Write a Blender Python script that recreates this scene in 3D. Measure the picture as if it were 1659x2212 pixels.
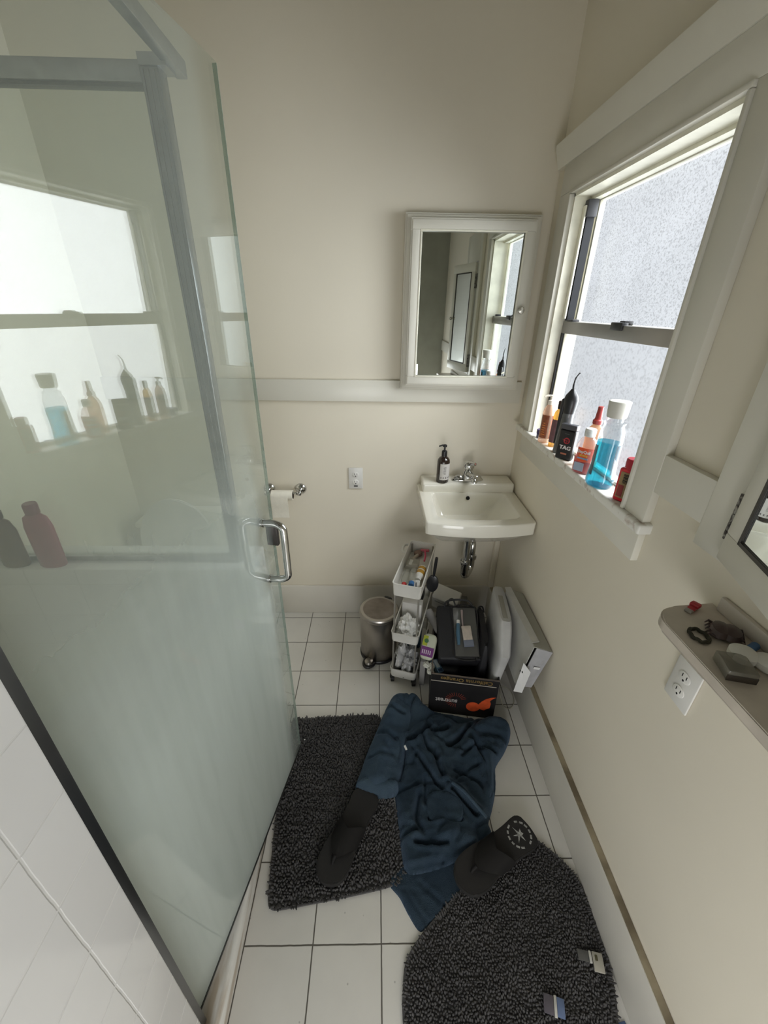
import bpy, bmesh, math, random
import numpy as np
from mathutils import Vector, Matrix, Euler, noise
PI = math.pi
random.seed(7)
S = bpy.context.scene
C = S.collection
for o in list(bpy.data.objects):
    bpy.data.objects.remove(o)

# ---------------------------------------------------------------- camera, light, exposure
PITCH, YAW, ROLL, CAM = 0.4672, 0.0236, 0.0157, Vector((0, 0, 1.6914))
fw = Vector((math.sin(YAW)*math.cos(PITCH), math.cos(YAW)*math.cos(PITCH), -math.sin(PITCH)))
rt = Vector((math.cos(YAW), -math.sin(YAW), 0)); up = rt.cross(fw)
r2 = rt*math.cos(ROLL) + up*math.sin(ROLL); u2 = up*math.cos(ROLL) - rt*math.sin(ROLL)
cd = bpy.data.cameras.new('camera'); cam = bpy.data.objects.new('camera', cd); C.objects.link(cam)
cd.sensor_fit = 'VERTICAL'; cd.sensor_height = 36; cd.lens = 877.2/2212*36; cd.clip_start = 0.02
cam.matrix_world = Matrix(((r2.x, u2.x, -fw.x, CAM.x), (r2.y, u2.y, -fw.y, CAM.y), (r2.z, u2.z, -fw.z, CAM.z), (0, 0, 0, 1)))
S.camera = cam
S.view_settings.view_transform = 'Standard'; S.view_settings.look = 'None'
S.view_settings.gamma = 1; S.view_settings.use_curve_mapping = False
S.view_settings.exposure = 0.06
w = bpy.data.worlds.new('world'); S.world = w; w.use_nodes = True
w.node_tree.nodes['Background'].inputs[0].default_value = (.85, .92, 1, 1)
w.node_tree.nodes['Background'].inputs[1].default_value = .12
PANE_UP, PANE_LOW = .34, .285          # glow of the obscure panes themselves
def daylight(name, y0, y1, z0, z1, x, watts):
    # skylight that the pebbled glass throws into the room, strongest straight ahead
    ld = bpy.data.lights.new(name, 'AREA'); ld.shape = 'RECTANGLE'; ld.size = z1-z0; ld.size_y = y1-y0
    ld.energy = watts; ld.color = (.94, .97, 1.0); ld.spread = math.radians(SPREAD)
    lo_ = bpy.data.objects.new(name, ld); C.objects.link(lo_); lo_.location = (x, (y0+y1)/2, (z0+z1)/2)
    lo_.rotation_euler = (0, PI/2-math.radians(3), 0)
SPREAD = 106
daylight('daylight_upper', 1.015, 1.752, 1.64, 2.045, .816, 6.0)
daylight('daylight_lower', 1.015, 1.752, 1.21, 1.61, .786, 4.4)
# bright overcast sky high outside the window
sl = bpy.data.lights.new('sky_light', 'AREA'); sl.shape = 'RECTANGLE'; sl.size = 2.2; sl.size_y = 2.2; sl.energy = 260; sl.color = (.96, .98, 1.0)
so_ = bpy.data.objects.new('sky_light', sl); C.objects.link(so_); so_.location = (2.3, .55, 4.1)
so_.rotation_euler = (Vector((.75, 1.4, 1.6))-Vector((2.3, .55, 4.1))).to_track_quat('-Z', 'Y').to_euler()
# added lamp behind the camera, fills the foreground from an assumed doorway
dl = bpy.data.lights.new('added_fill_light', 'AREA'); dl.shape = 'RECTANGLE'; dl.size = .62; dl.size_y = 1.05; dl.energy = 12; dl.color = (.97, .985, 1)
do_ = bpy.data.objects.new('added_fill_light', dl); C.objects.link(do_); do_.location = (.14, -.78, .62); do_.rotation_euler = (PI/2, 0, 0)
S.cycles.max_bounces = 14; S.cycles.diffuse_bounces = 8; S.cycles.glossy_bounces = 8
S.cycles.transparent_max_bounces = 24; S.cycles.transmission_bounces = 10
S.cycles.caustics_reflective = False; S.cycles.caustics_refractive = False
S.cycles.sample_clamp_indirect = 6
S.cycles.use_denoising = True

# ---------------------------------------------------------------- materials
MATS = {}
def newmat(name):
    m = bpy.data.materials.new(name); m.use_nodes = True
    nt = m.node_tree
    return m, nt, nt.nodes['Principled BSDF'], nt.nodes, nt.links
def mat(name, col, rough=.5, metal=0, spec=.5, nscale=0, namt=.12, bump=0, bscale=200, coat=0, sheen=0, detail=3, trans=0):
    if name in MATS: return MATS[name]
    m, nt, p, N, L = newmat(name)
    p.inputs['Base Color'].default_value = (*col, 1)
    p.inputs['Roughness'].default_value = rough
    p.inputs['Metallic'].default_value = metal
    p.inputs['Specular IOR Level'].default_value = spec
    p.inputs['Coat Weight'].default_value = coat
    p.inputs['Sheen Weight'].default_value = sheen
    p.inputs['Transmission Weight'].default_value = trans
    tc = N.new('ShaderNodeTexCoord')
    nz = N.new('ShaderNodeTexNoise'); nz.inputs['Scale'].default_value = nscale or 6; nz.inputs['Detail'].default_value = detail
    L.new(tc.outputs['Object'], nz.inputs['Vector'])
    mr = N.new('ShaderNodeMapRange'); mr.inputs['To Min'].default_value = 1-namt; mr.inputs['To Max'].default_value = 1+namt*.6
    mr.inputs['From Min'].default_value = .3; mr.inputs['From Max'].default_value = .7
    L.new(nz.outputs['Fac'], mr.inputs['Value'])
    mx = N.new('ShaderNodeVectorMath'); mx.operation = 'SCALE'; mx.inputs[0].default_value = col
    L.new(mr.outputs['Result'], mx.inputs['Scale']); L.new(mx.outputs[0], p.inputs['Base Color'])
    if bump:
        n2 = N.new('ShaderNodeTexNoise'); n2.inputs['Scale'].default_value = bscale; n2.inputs['Detail'].default_value = 4
        L.new(tc.outputs['Object'], n2.inputs['Vector'])
        b = N.new('ShaderNodeBump'); b.inputs['Strength'].default_value = bump; b.inputs['Distance'].default_value = .003
        L.new(n2.outputs['Fac'], b.inputs['Height']); L.new(b.outputs['Normal'], p.inputs['Normal'])
    MATS[name] = m
    return m

def math_node(nt, op, a, b=None, c=None):
    n = nt.nodes.new('ShaderNodeMath'); n.operation = op
    for i, v in enumerate((a, b, c)):
        if v is None: continue
        if isinstance(v, (int, float)): n.inputs[i].default_value = v
        else: nt.links.new(v, n.inputs[i])
    return n.outputs[0]

def tile_mat(name, axes, offs, size, gw, col, gcol, rough, brick=0, dirt=.1, wob=.0006):
    """glazed square tile with thin grout lines; axes/offs/size say where the joints run"""
    m, nt, p, N, L = newmat(name)
    tc = N.new('ShaderNodeTexCoord'); sp = N.new('ShaderNodeSeparateXYZ'); L.new(tc.outputs['Object'], sp.inputs[0])
    nz = N.new('ShaderNodeTexNoise'); nz.inputs['Scale'].default_value = 25; L.new(tc.outputs['Object'], nz.inputs['Vector'])
    wobv = math_node(nt, 'MULTIPLY', math_node(nt, 'SUBTRACT', nz.outputs['Fac'], .5), wob*4)
    us, ds = [], []
    for a, o, s in zip(axes, offs, size):
        v = math_node(nt, 'ADD', sp.outputs['XYZ'.index(a)], wobv)
        us.append(math_node(nt, 'DIVIDE', math_node(nt, 'SUBTRACT', v, o), s))
    if brick:
        row = math_node(nt, 'FLOOR', us[1]); us[0] = math_node(nt, 'ADD', us[0], math_node(nt, 'MULTIPLY', row, .5))
    for u_, s in zip(us, size):
        f = math_node(nt, 'FRACT', u_); d = math_node(nt, 'SUBTRACT', .5, math_node(nt, 'ABSOLUTE', math_node(nt, 'SUBTRACT', f, .5)))
        ds.append(math_node(nt, 'MULTIPLY', d, s))
    dmin = math_node(nt, 'MINIMUM', ds[0], ds[1])
    g = N.new('ShaderNodeMapRange'); g.inputs['From Min'].default_value = gw*.35; g.inputs['From Max'].default_value = gw*.8
    L.new(dmin, g.inputs['Value'])
    # per-tile tone + dirt
    cb = N.new('ShaderNodeCombineXYZ'); L.new(math_node(nt, 'FLOOR', us[0]), cb.inputs[0]); L.new(math_node(nt, 'FLOOR', us[1]), cb.inputs[1])
    wn = N.new('ShaderNodeTexWhiteNoise'); L.new(cb.outputs[0], wn.inputs['Vector'])
    n3 = N.new('ShaderNodeTexNoise'); n3.inputs['Scale'].default_value = 7; n3.inputs['Detail'].default_value = 6; L.new(tc.outputs['Object'], n3.inputs['Vector'])
    tone = math_node(nt, 'ADD', math_node(nt, 'MULTIPLY', wn.outputs['Value'], .05), math_node(nt, 'MULTIPLY', n3.outputs['Fac'], dirt))
    tone = math_node(nt, 'SUBTRACT', 1.02+dirt*.3, tone)
    # specks
    vo = N.new('ShaderNodeTexVoronoi'); vo.inputs['Scale'].default_value = 22; L.new(tc.outputs['Object'], vo.inputs['Vector'])
    spk = N.new('ShaderNodeMapRange'); spk.inputs['From Min'].default_value = .02; spk.inputs['From Max'].default_value = .07
    spk.inputs['To Min'].default_value = 1-dirt*2.5; L.new(vo.outputs['Distance'], spk.inputs['Value'])
    tone = math_node(nt, 'MULTIPLY', tone, spk.outputs['Result'])
    vm = N.new('ShaderNodeVectorMath'); vm.operation = 'SCALE'; vm.inputs[0].default_value = col; L.new(tone, vm.inputs['Scale'])
    mx = N.new('ShaderNodeMix'); mx.data_type = 'RGBA'
    L.new(g.outputs['Result'], mx.inputs['Factor']); mx.inputs[6].default_value = (*gcol, 1); L.new(vm.outputs[0], mx.inputs[7])
    L.new(mx.outputs[2], p.inputs['Base Color'])
    r = N.new('ShaderNodeMapRange'); r.inputs['To Min'].default_value = .8; r.inputs['To Max'].default_value = rough
    L.new(g.outputs['Result'], r.inputs['Value']); L.new(r.outputs['Result'], p.inputs['Roughness'])
    b = N.new('ShaderNodeBump'); b.inputs['Strength'].default_value = .5; b.inputs['Distance'].default_value = .001
    L.new(g.outputs['Result'], b.inputs['Height']); L.new(b.outputs['Normal'], p.inputs['Normal'])
    return m

def same_fresnel(nt, fr, ior):
    # the far face of an unrefracted slab reflects as much as the near face
    ge = nt.nodes.new('ShaderNodeNewGeometry'); mr = nt.nodes.new('ShaderNodeMapRange')
    mr.inputs['To Min'].default_value = ior; mr.inputs['To Max'].default_value = 1/ior
    nt.links.new(ge.outputs['Backfacing'], mr.inputs['Value']); nt.links.new(mr.outputs['Result'], fr.inputs['IOR'])
def clear_mat(name, tint, fac=1.0, rough=.02, veil=0, veilcol=(.8, .8, .8), ior=1.45):
    """thin clear plastic or glass wall: tinted see-through body with a fresnel reflection"""
    if name in MATS: return MATS[name]
    m, nt, p, N, L = newmat(name); N.remove(p); out = N['Material Output']
    t = N.new('ShaderNodeBsdfTransparent'); t.inputs[0].default_value = (*tint, 1)
    g = N.new('ShaderNodeBsdfGlossy'); g.inputs['Roughness'].default_value = rough
    d = N.new('ShaderNodeBsdfDiffuse'); d.inputs[0].default_value = (*veilcol, 1)
    m1 = N.new('ShaderNodeMixShader'); m1.inputs[0].default_value = veil; L.new(t.outputs[0], m1.inputs[1]); L.new(d.outputs[0], m1.inputs[2])
    fr = N.new('ShaderNodeFresnel'); same_fresnel(nt, fr, ior)
    tc = N.new('ShaderNodeTexCoord'); nz = N.new('ShaderNodeTexNoise'); nz.inputs['Scale'].default_value = 30; L.new(tc.outputs['Object'], nz.inputs['Vector'])
    b = N.new('ShaderNodeBump'); b.inputs['Strength'].default_value = .08; b.inputs['Distance'].default_value = .002
    L.new(nz.outputs['Fac'], b.inputs['Height']); L.new(b.outputs['Normal'], g.inputs['Normal'])
    m2 = N.new('ShaderNodeMixShader'); L.new(math_node(nt, 'MULTIPLY', fr.outputs[0], fac), m2.inputs[0])
    L.new(m1.outputs[0], m2.inputs[1]); L.new(g.outputs[0], m2.inputs[2]); L.new(m2.outputs[0], out.inputs['Surface'])
    MATS[name] = m
    return m

def shower_glass(name, z_lo, z_hi, lo, hi, edge_clear=None):
    """clear glass with a film of dried soap that is thick low down and thin at the top"""
    m, nt, p, N, L = newmat(name); N.remove(p); out = N['Material Output']
    tc = N.new('ShaderNodeTexCoord'); sp = N.new('ShaderNodeSeparateXYZ'); L.new(tc.outputs['Object'], sp.inputs[0])
    nz = N.new('ShaderNodeTexNoise'); nz.inputs['Scale'].default_value = 2.5; nz.inputs['Detail'].default_value = 5; L.new(tc.outputs['Object'], nz.inputs['Vector'])
    st = N.new('ShaderNodeTexNoise'); st.inputs['Scale'].default_value = 1; st.inputs['Detail'].default_value = 4
    mp = N.new('ShaderNodeMapping'); mp.inputs['Scale'].default_value = (30, 30, 3); L.new(tc.outputs['Object'], mp.inputs[0]); L.new(mp.outputs[0], st.inputs['Vector'])
    zz = math_node(nt, 'ADD', sp.outputs[2], math_node(nt, 'MULTIPLY', math_node(nt, 'SUBTRACT', nz.outputs['Fac'], .5), .22))
    mr = N.new('ShaderNodeMapRange'); mr.interpolation_type = 'SMOOTHSTEP'
    mr.inputs['From Min'].default_value = z_lo; mr.inputs['From Max'].default_value = z_hi
    mr.inputs['To Min'].default_value = lo; mr.inputs['To Max'].default_value = hi; L.new(zz, mr.inputs['Value'])
    v = mr.outputs['Result']
    v = math_node(nt, 'MULTIPLY', v, math_node(nt, 'ADD', .88, math_node(nt, 'MULTIPLY', st.outputs['Fac'], .24)))
    if edge_clear:
        e = N.new('ShaderNodeMapRange'); e.interpolation_type = 'SMOOTHSTEP'
        xx = math_node(nt, 'ADD', sp.outputs[0], math_node(nt, 'MULTIPLY', math_node(nt, 'SUBTRACT', st.outputs['Fac'], .5), .05))
        e.inputs['From Min'].default_value = edge_clear[0]; e.inputs['From Max'].default_value = edge_clear[1]
        e.inputs['To Min'].default_value = 1; e.inputs['To Max'].default_value = .28; L.new(xx, e.inputs['Value'])
        v = math_node(nt, 'MULTIPLY', v, e.outputs['Result'])
    v = math_node(nt, 'MINIMUM', v, .72)
    t = N.new('ShaderNodeBsdfTransparent'); t.inputs[0].default_value = (.93, .95, .925, 1)
    d = N.new('ShaderNodeBsdfDiffuse'); d.inputs[0].default_value = (.77, .85, .83, 1)
    tl = N.new('ShaderNodeBsdfTranslucent'); tl.inputs[0].default_value = (.84, .87, .83, 1)
    md = N.new('ShaderNodeMixShader'); md.inputs[0].default_value = .45; L.new(d.outputs[0], md.inputs[1]); L.new(tl.outputs[0], md.inputs[2])
    m1 = N.new('ShaderNodeMixShader'); L.new(v, m1.inputs[0]); L.new(t.outputs[0], m1.inputs[1]); L.new(md.outputs[0], m1.inputs[2])
    g = N.new('ShaderNodeBsdfGlossy'); g.inputs['Roughness'].default_value = .004
    fr = N.new('ShaderNodeFresnel'); same_fresnel(nt, fr, 1.52)
    m2 = N.new('ShaderNodeMixShader'); L.new(fr.outputs[0], m2.inputs[0])
    L.new(m1.outputs[0], m2.inputs[1]); L.new(g.outputs[0], m2.inputs[2]); L.new(m2.outputs[0], out.inputs['Surface'])
    return m

def pane_mat(name, strength, scale, lowf):
    m, nt, p, N, L = newmat(name); N.remove(p); out = N['Material Output']
    tc = N.new('ShaderNodeTexCoord')
    vo = N.new('ShaderNodeTexNoise'); vo.inputs['Scale'].default_value = scale; vo.inputs['Detail'].default_value = 2; L.new(tc.outputs['Object'], vo.inputs['Vector'])
    big = N.new('ShaderNodeTexNoise'); big.inputs['Scale'].default_value = 3.5; L.new(tc.outputs['Object'], big.inputs['Vector'])
    mr = N.new('ShaderNodeMapRange'); mr.inputs['From Min'].default_value = .36; mr.inputs['From Max'].default_value = .5
    mr.inputs['To Min'].default_value = lowf; mr.inputs['To Max'].default_value = 1.0; L.new(vo.outputs['Fac'], mr.inputs['Value'])
    b = math_node(nt, 'ADD', .75, math_node(nt, 'MULTIPLY', big.outputs['Fac'], .5))
    e = N.new('ShaderNodeEmission'); e.inputs[0].default_value = (.93, .965, 1.02, 1)
    L.new(math_node(nt, 'MULTIPLY', math_node(nt, 'MULTIPLY', mr.outputs['Result'], b), strength), e.inputs['Strength'])
    g = N.new('ShaderNodeBsdfGlossy'); g.inputs['Roughness'].default_value = .25
    a = N.new('ShaderNodeAddShader'); g.inputs[0].default_value = (.05, .05, .05, 1)
    tb = N.new('ShaderNodeBsdfTransparent'); tb.inputs[0].default_value = (.93, .94, .94, 1); a2 = N.new('ShaderNodeAddShader')
    L.new(e.outputs[0], a.inputs[0]); L.new(g.outputs[0], a.inputs[1])
    L.new(a.outputs[0], a2.inputs[0]); L.new(tb.outputs[0], a2.inputs[1]); L.new(a2.outputs[0], out.inputs['Surface'])
    return m

def terry(name, col, stripe=0):
    m, nt, p, N, L = newmat(name)
    tc = N.new('ShaderNodeTexCoord')
    n1 = N.new('ShaderNodeTexNoise'); n1.inputs['Scale'].default_value = 9; n1.inputs['Detail'].default_value = 5; L.new(tc.outputs['Object'], n1.inputs['Vector'])
    n2 = N.new('ShaderNodeTexNoise'); n2.inputs['Scale'].default_value = 420; n2.inputs['Detail'].default_value = 3; L.new(tc.outputs['Object'], n2.inputs['Vector'])
    cr = N.new('ShaderNodeValToRGB'); cr.color_ramp.elements[0].position = .3; cr.color_ramp.elements[1].position = .72
    cr.color_ramp.elements[0].color = (col[0]*.62, col[1]*.66, col[2]*.72, 1); cr.color_ramp.elements[1].color = (col[0]*1.45, col[1]*1.35, col[2]*1.25, 1)
    s = math_node(nt, 'ADD', math_node(nt, 'MULTIPLY', n1.outputs['Fac'], .7), math_node(nt, 'MULTIPLY', n2.outputs['Fac'], .3))
    L.new(s, cr.inputs[0]); L.new(cr.outputs[0], p.inputs['Base Color'])
    p.inputs['Roughness'].default_value = .95; p.inputs['Specular IOR Level'].default_value = .1
    p.inputs['Sheen Weight'].default_value = .35; p.inputs['Sheen Tint'].default_value = (.4, .55, .8, 1)
    b = N.new('ShaderNodeBump'); b.inputs['Strength'].default_value = .9; b.inputs['Distance'].default_value = .003
    L.new(n2.outputs['Fac'], b.inputs['Height']); L.new(b.outputs['Normal'], p.inputs['Normal'])
    return m

def blotch(name, base, blot, scale, lo, hi, rough=.4, mapscale=(1, 1, 1)):
    """base colour with stains of their own shape"""
    m, nt, p, N, L = newmat(name)
    tc = N.new('ShaderNodeTexCoord'); mp = N.new('ShaderNodeMapping'); mp.inputs['Scale'].default_value = mapscale
    L.new(tc.outputs['Object'], mp.inputs[0])
    n1 = N.new('ShaderNodeTexNoise'); n1.inputs['Scale'].default_value = scale; n1.inputs['Detail'].default_value = 6; L.new(mp.outputs[0], n1.inputs['Vector'])
    mr = N.new('ShaderNodeMapRange'); mr.inputs['From Min'].default_value = lo; mr.inputs['From Max'].default_value = hi; L.new(n1.outputs['Fac'], mr.inputs['Value'])
    mx = N.new('ShaderNodeMix'); mx.data_type = 'RGBA'; L.new(mr.outputs['Result'], mx.inputs['Factor'])
    mx.inputs[6].default_value = (*base, 1); mx.inputs[7].default_value = (*blot, 1); L.new(mx.outputs[2], p.inputs['Base Color'])
    p.inputs['Roughness'].default_value = rough
    return m

WALL = mat('wall paint', (.735, .685, .575), .55, nscale=1.3, namt=.05, bump=.06, bscale=60, detail=8)
TRIM = mat('white gloss trim paint', (.68, .66, .585), .32, nscale=3, namt=.06)
TRIMD = mat('baseboard paint', (.64, .615, .555), .35, nscale=3, namt=.08)
CREAM = mat('cream sash paint', (.80, .78, .66), .35, nscale=20, namt=.1)
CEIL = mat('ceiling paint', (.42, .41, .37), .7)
PORC = mat('white porcelain', (.80, .78, .70), .12, nscale=4, namt=.03, coat=.5)
CHROME = mat('polished chrome', (.62, .62, .61), .10, 1, nscale=12, namt=.1)
ALU = mat('brushed aluminium', (.42, .43, .45), .28, 1, nscale=30, namt=.15)
ALUD = mat('dull grey metal rail', (.30, .30, .31), .4, 1, nscale=30, namt=.15)
STEEL = mat('stainless steel', (.42, .39, .36), .28, 1, nscale=8, namt=.15, bump=.15, bscale=90)
BLACKP = mat('black plastic', (.012, .012, .014), .32)
BLACKM = mat('matte black', (.012, .012, .013), .8)
WHITEP = mat('white plastic', (.74, .73, .70), .35)
MIRROR = mat('mirror', (.80, .84, .82), .01, 1, namt=0)
DARK = mat('dark hole', (.006, .006, .006), .9)

# ---------------------------------------------------------------- mesh helpers
def add_box(bm, x0, x1, y0, y1, z0, z1, bev=0, seg=2, mtx=None):
    vs = [bm.verts.new((x, y, z)) for x in (x0, x1) for y in (y0, y1) for z in (z0, z1)]
    fs = [bm.faces.new([vs[i] for i in f]) for f in ((0, 1, 3, 2), (4, 6, 7, 5), (0, 4, 5, 1), (2, 3, 7, 6), (0, 2, 6, 4), (1, 5, 7, 3))]
    if bev:
        es = list({e for f in fs for e in f.edges})
        r = bmesh.ops.bevel(bm, geom=es, offset=bev, segments=seg, affect='EDGES', profile=.5)
        vs = list({v for f in r['faces'] for v in f.verts} | {v for v in vs if v.is_valid})
    if mtx is not None: bmesh.ops.transform(bm, matrix=mtx, verts=vs)
    return vs
def bx(*a, **k):
    bm = bmesh.new(); add_box(bm, *a, **k); return bm
def loft(bm, rings, cap0=True, cap1=True, closed=True):
    vr = [[bm.verts.new(p) for p in r] for r in rings]
    n = len(vr[0])
    for a, b in zip(vr[:-1], vr[1:]):
        for i in range(n if closed else n-1):
            j = (i+1) % n
            bm.faces.new((a[i], a[j], b[j], b[i]))
    if cap0: bm.faces.new(list(reversed(vr[0])))
    if cap1: bm.faces.new(vr[-1])
    return [v for r in vr for v in r]
def lathe(bm, prof, n=28, c=(0, 0, 0), sx=1, sy=1, power=2, mtx=None, cap0=True, cap1=True):
    """stack of (possibly squared-off) rings; prof = [(radius, z), ...]"""
    rings = []
    for r, z in prof:
        ring = []
        for i in range(n):
            t = 2*PI*i/n; ct, st = math.cos(t), math.sin(t)
            k = (abs(ct)**power+abs(st)**power)**(-1/power)
            ring.append(Vector((c[0]+r*k*ct*sx, c[1]+r*k*st*sy, c[2]+z)))
        rings.append(ring)
    if mtx is not None: rings = [[mtx @ p for p in r] for r in rings]
    return loft(bm, rings, cap0, cap1)
def tube(bm, pts, r, n=10, closed=False):
    pts = [Vector(p) for p in pts]; m = len(pts); rings = []; prev = None
    for i, p in enumerate(pts):
        if closed: d = pts[(i+1) % m]-pts[i-1]
        else: d = pts[min(i+1, m-1)]-pts[max(i-1, 0)]
        d.normalize()
        if prev is None:
            a = Vector((0, 0, 1)) if abs(d.z) < .9 else Vector((1, 0, 0)); x = d.cross(a).normalized()
        else: x = (prev-d*prev.dot(d)).normalized()
        prev = x; y = d.cross(x); rr = r[i] if isinstance(r, (list, tuple)) else r
        rings.append([p+(x*math.cos(2*PI*k/n)+y*math.sin(2*PI*k/n))*rr for k in range(n)])
    if closed: rings.append(rings[0][:]); loft(bm, rings, False, False); bmesh.ops.remove_doubles(bm, verts=bm.verts, dist=1e-6)
    else: loft(bm, rings)
def smooth_path(pts, k=6, closed=False):
    P = [Vector(p) for p in pts]; n = len(P); out = []
    for i in range(n if closed else n-1):
        if closed: a, b, c, d = P[i-1], P[i], P[(i+1) % n], P[(i+2) % n]
        else: a, b, c, d = P[max(i-1, 0)], P[i], P[i+1], P[min(i+2, n-1)]
        for j in range(k):
            t = j/k
            out.append(.5*((2*b)+(c-a)*t+(2*a-5*b+4*c-d)*t*t+(3*b-a-3*c+d)*t**3))
    if not closed: out.append(P[-1])
    return out
def prism(bm, poly, z0, z1, bev=0):
    a = [bm.verts.new((p[0], p[1], z0)) for p in poly]; b = [bm.verts.new((p[0], p[1], z1)) for p in poly]
    n = len(poly); fs = [bm.faces.new(list(reversed(a))), bm.faces.new(b)]
    for i in range(n): fs.append(bm.faces.new((a[i], a[(i+1) % n], b[(i+1) % n], b[i])))
    if bev:
        bmesh.ops.bevel(bm, geom=list(fs[0].edges)+list(fs[1].edges), offset=bev, segments=2, affect='EDGES')
    return a+b
def tr(bm, m): bmesh.ops.transform(bm, matrix=m, verts=bm.verts); return bm
def Tm(x, y, z, rz=0, rx=0, ry=0): return Matrix.Translation((x, y, z)) @ Euler((rx, ry, rz)).to_matrix().to_4x4()
def obj(name, bm, m, parent=None, smooth=True, ang=40):
    bmesh.ops.recalc_face_normals(bm, faces=bm.faces)
    me = bpy.data.meshes.new(name); bm.to_mesh(me); bm.free()
    me.materials.append(m)
    if smooth:
        me.polygons.foreach_set('use_smooth', [True]*len(me.polygons))
        try: me.set_sharp_from_angle(angle=math.radians(ang))
        except Exception: pass
    o = bpy.data.objects.new(name, me); C.objects.link(o)
    if parent is not None: o.parent = parent
    return o
def thing(name, label, cat, loc=(0, 0, 0), rotz=0, group=None, rot=None):
    o = bpy.data.objects.new(name, None); C.objects.link(o); o.empty_display_size = .02
    o.location = loc; o.rotation_euler = rot or (0, 0, rotz); o['label'] = label; o['category'] = cat
    if group: o['group'] = group
    return o
def tag(o, label, cat, group=None):
    o['label'] = label; o['category'] = cat
    if group: o['group'] = group
    return o
def struct(name, bm, m, parent=None, label=None, cat=None):
    o = obj(name, bm, m, parent, ang=30)
    if parent is None:
        o['kind'] = 'structure'
        if label: o['label'] = label
        if cat: o['category'] = cat
    return o
def text_obj(name, s, size, m, parent, mtx, depth=.0004, spacing=1.0, sx=1, bold=0):
    cu = bpy.data.curves.new(name, 'FONT'); cu.body = s; cu.size = size; cu.extrude = depth; cu.align_x = 'CENTER'; cu.align_y = 'CENTER'
    cu.space_character = spacing; cu.offset = bold
    t = bpy.data.objects.new('tmp', cu); C.objects.link(t)
    dg = bpy.context.evaluated_depsgraph_get(); me = bpy.data.meshes.new_from_object(t.evaluated_get(dg))
    bpy.data.objects.remove(t); bpy.data.curves.remove(cu)
    me.name = name; me.materials.clear(); me.materials.append(m)
    o = bpy.data.objects.new(name, me); C.objects.link(o); o.parent = parent
    me.transform(Matrix.Diagonal((sx, 1, 1, 1))); me.transform(mtx)
    return o

# ---------------------------------------------------------------- the room
XR, YB, XL, ZC, YN = .707, 1.983, -1.27, 2.95, -.8
FLOOR = tile_mat('floor tile', 'XY', (.024, 1.5156), (.2032, .2032), .0034, (.70, .685, .645), (.10, .09, .075), .25, dirt=.16)
WTILE = tile_mat('white wall tile', 'YZ', (.2275, 1.158), (.152, .122), .003, (.90, .90, .91), (.78, .78, .78), .12, dirt=.03)
WTILX = tile_mat('white wall tile ends', 'XZ', (.0, 1.158), (.152, .122), .003, (.90, .90, .91), (.78, .78, .78), .12, dirt=.03)
struct('floor', bx(XL-.1, XR+.16, YN-.1, YB+.1, -.06, 0), FLOOR, None, 'square off-white glazed floor tiles with dark grout', 'floor')
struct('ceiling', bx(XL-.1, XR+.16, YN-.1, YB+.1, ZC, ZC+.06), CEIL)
struct('wall_back', bx(XL-.1, XR+.16, YB, YB+.1, 0, ZC), WALL, None, 'plain painted back wall behind the sink', 'wall')
struct('wall_left', bx(XL-.1, XL, YN-.1, YB, 0, ZC), WALL)
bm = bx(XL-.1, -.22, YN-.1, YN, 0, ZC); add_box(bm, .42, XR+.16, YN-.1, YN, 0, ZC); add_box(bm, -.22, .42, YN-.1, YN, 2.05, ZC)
struct('wall_front', bm, mat('dimmed wall paint', (.36, .36, .31), .6))  # colour darkened to put the dimness behind the camera into the wall
struct('wall_hall', bx(-.6, .8, YN-.9, YN-.85, 0, 2.3), WALL)
struct('floor_hall', bx(-.6, .8, YN-.9, YN-.1, -.06, 0), mat('hall floor', (.3, .22, .15), .5))
WY0, WY1, WZ0, WZ1 = 1.005, 1.765, 1.19, 2.055     # the window's opening
bm = bmesh.new()
add_box(bm, XR, XR+.092, YN, WY0, 0, ZC); add_box(bm, XR, XR+.092, WY1, YB, 0, ZC)
add_box(bm, XR, XR+.092, WY0, WY1, 0, WZ0); add_box(bm, XR, XR+.092, WY0, WY1, WZ1, ZC)
struct('wall_right', bm, WALL, None, 'painted window wall on the right', 'wall')
bm = bmesh.new(); add_box(bm, XL, -.38, YN, .30, 0, ZC, .004)
struct('wall_shower', bm, WTILE, None, 'white tiled wall beside the camera that carries the shower door', 'wall')
bm = bx(XL, -.375, 1.033, 1.175, 0, .97, bev=.006)
struct('wall_half', bm, WTILX, None, 'white tiled half wall between shower and toilet', 'wall')
curbm = blotch('stained curb marble', (.66, .65, .62), (.40, .34, .27), 7, .46, .64, .3, (4, .8, 4))
struct('trim_1', bx(-.505, -.381, .30, 1.033, 0, .095, bev=.012, seg=3), curbm, None, 'stained low shower curb under the glass door', 'curb')
struct('baseboard_back', bx(XL, XR-.023, YB-.015, YB, 0, .200, bev=.003), TRIMD)
struct('baseboard_right', bx(XR-.023, XR, YN, YB, 0, .200, bev=.003), TRIMD)
struct('trim_2', bx(XR-.020, XR-.001, YN, YB-.02, .1995, .203), blotch('yellowed caulk', (.34, .29, .20), (.16, .13, .085), 9, .4, .62, .6), None, 'yellowed caulk line on top of the right baseboard', 'trim')
struct('trim_3', bx(XL, XR-.02, YB-.017, YB, 1.288, 1.386, bev=.002), TRIM, None, 'painted chair rail along the back wall', 'trim')
struct('trim_4', bx(XR-.02, XR, .745, .917, 1.292, 1.388, bev=.002), TRIM, None, 'painted chair rail between window and mirrored wall cabinet', 'trim')
struct('trim_5', bx(XR-.014, XR, YN, .262, 1.292, 1.388, bev=.002), TRIM)
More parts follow.
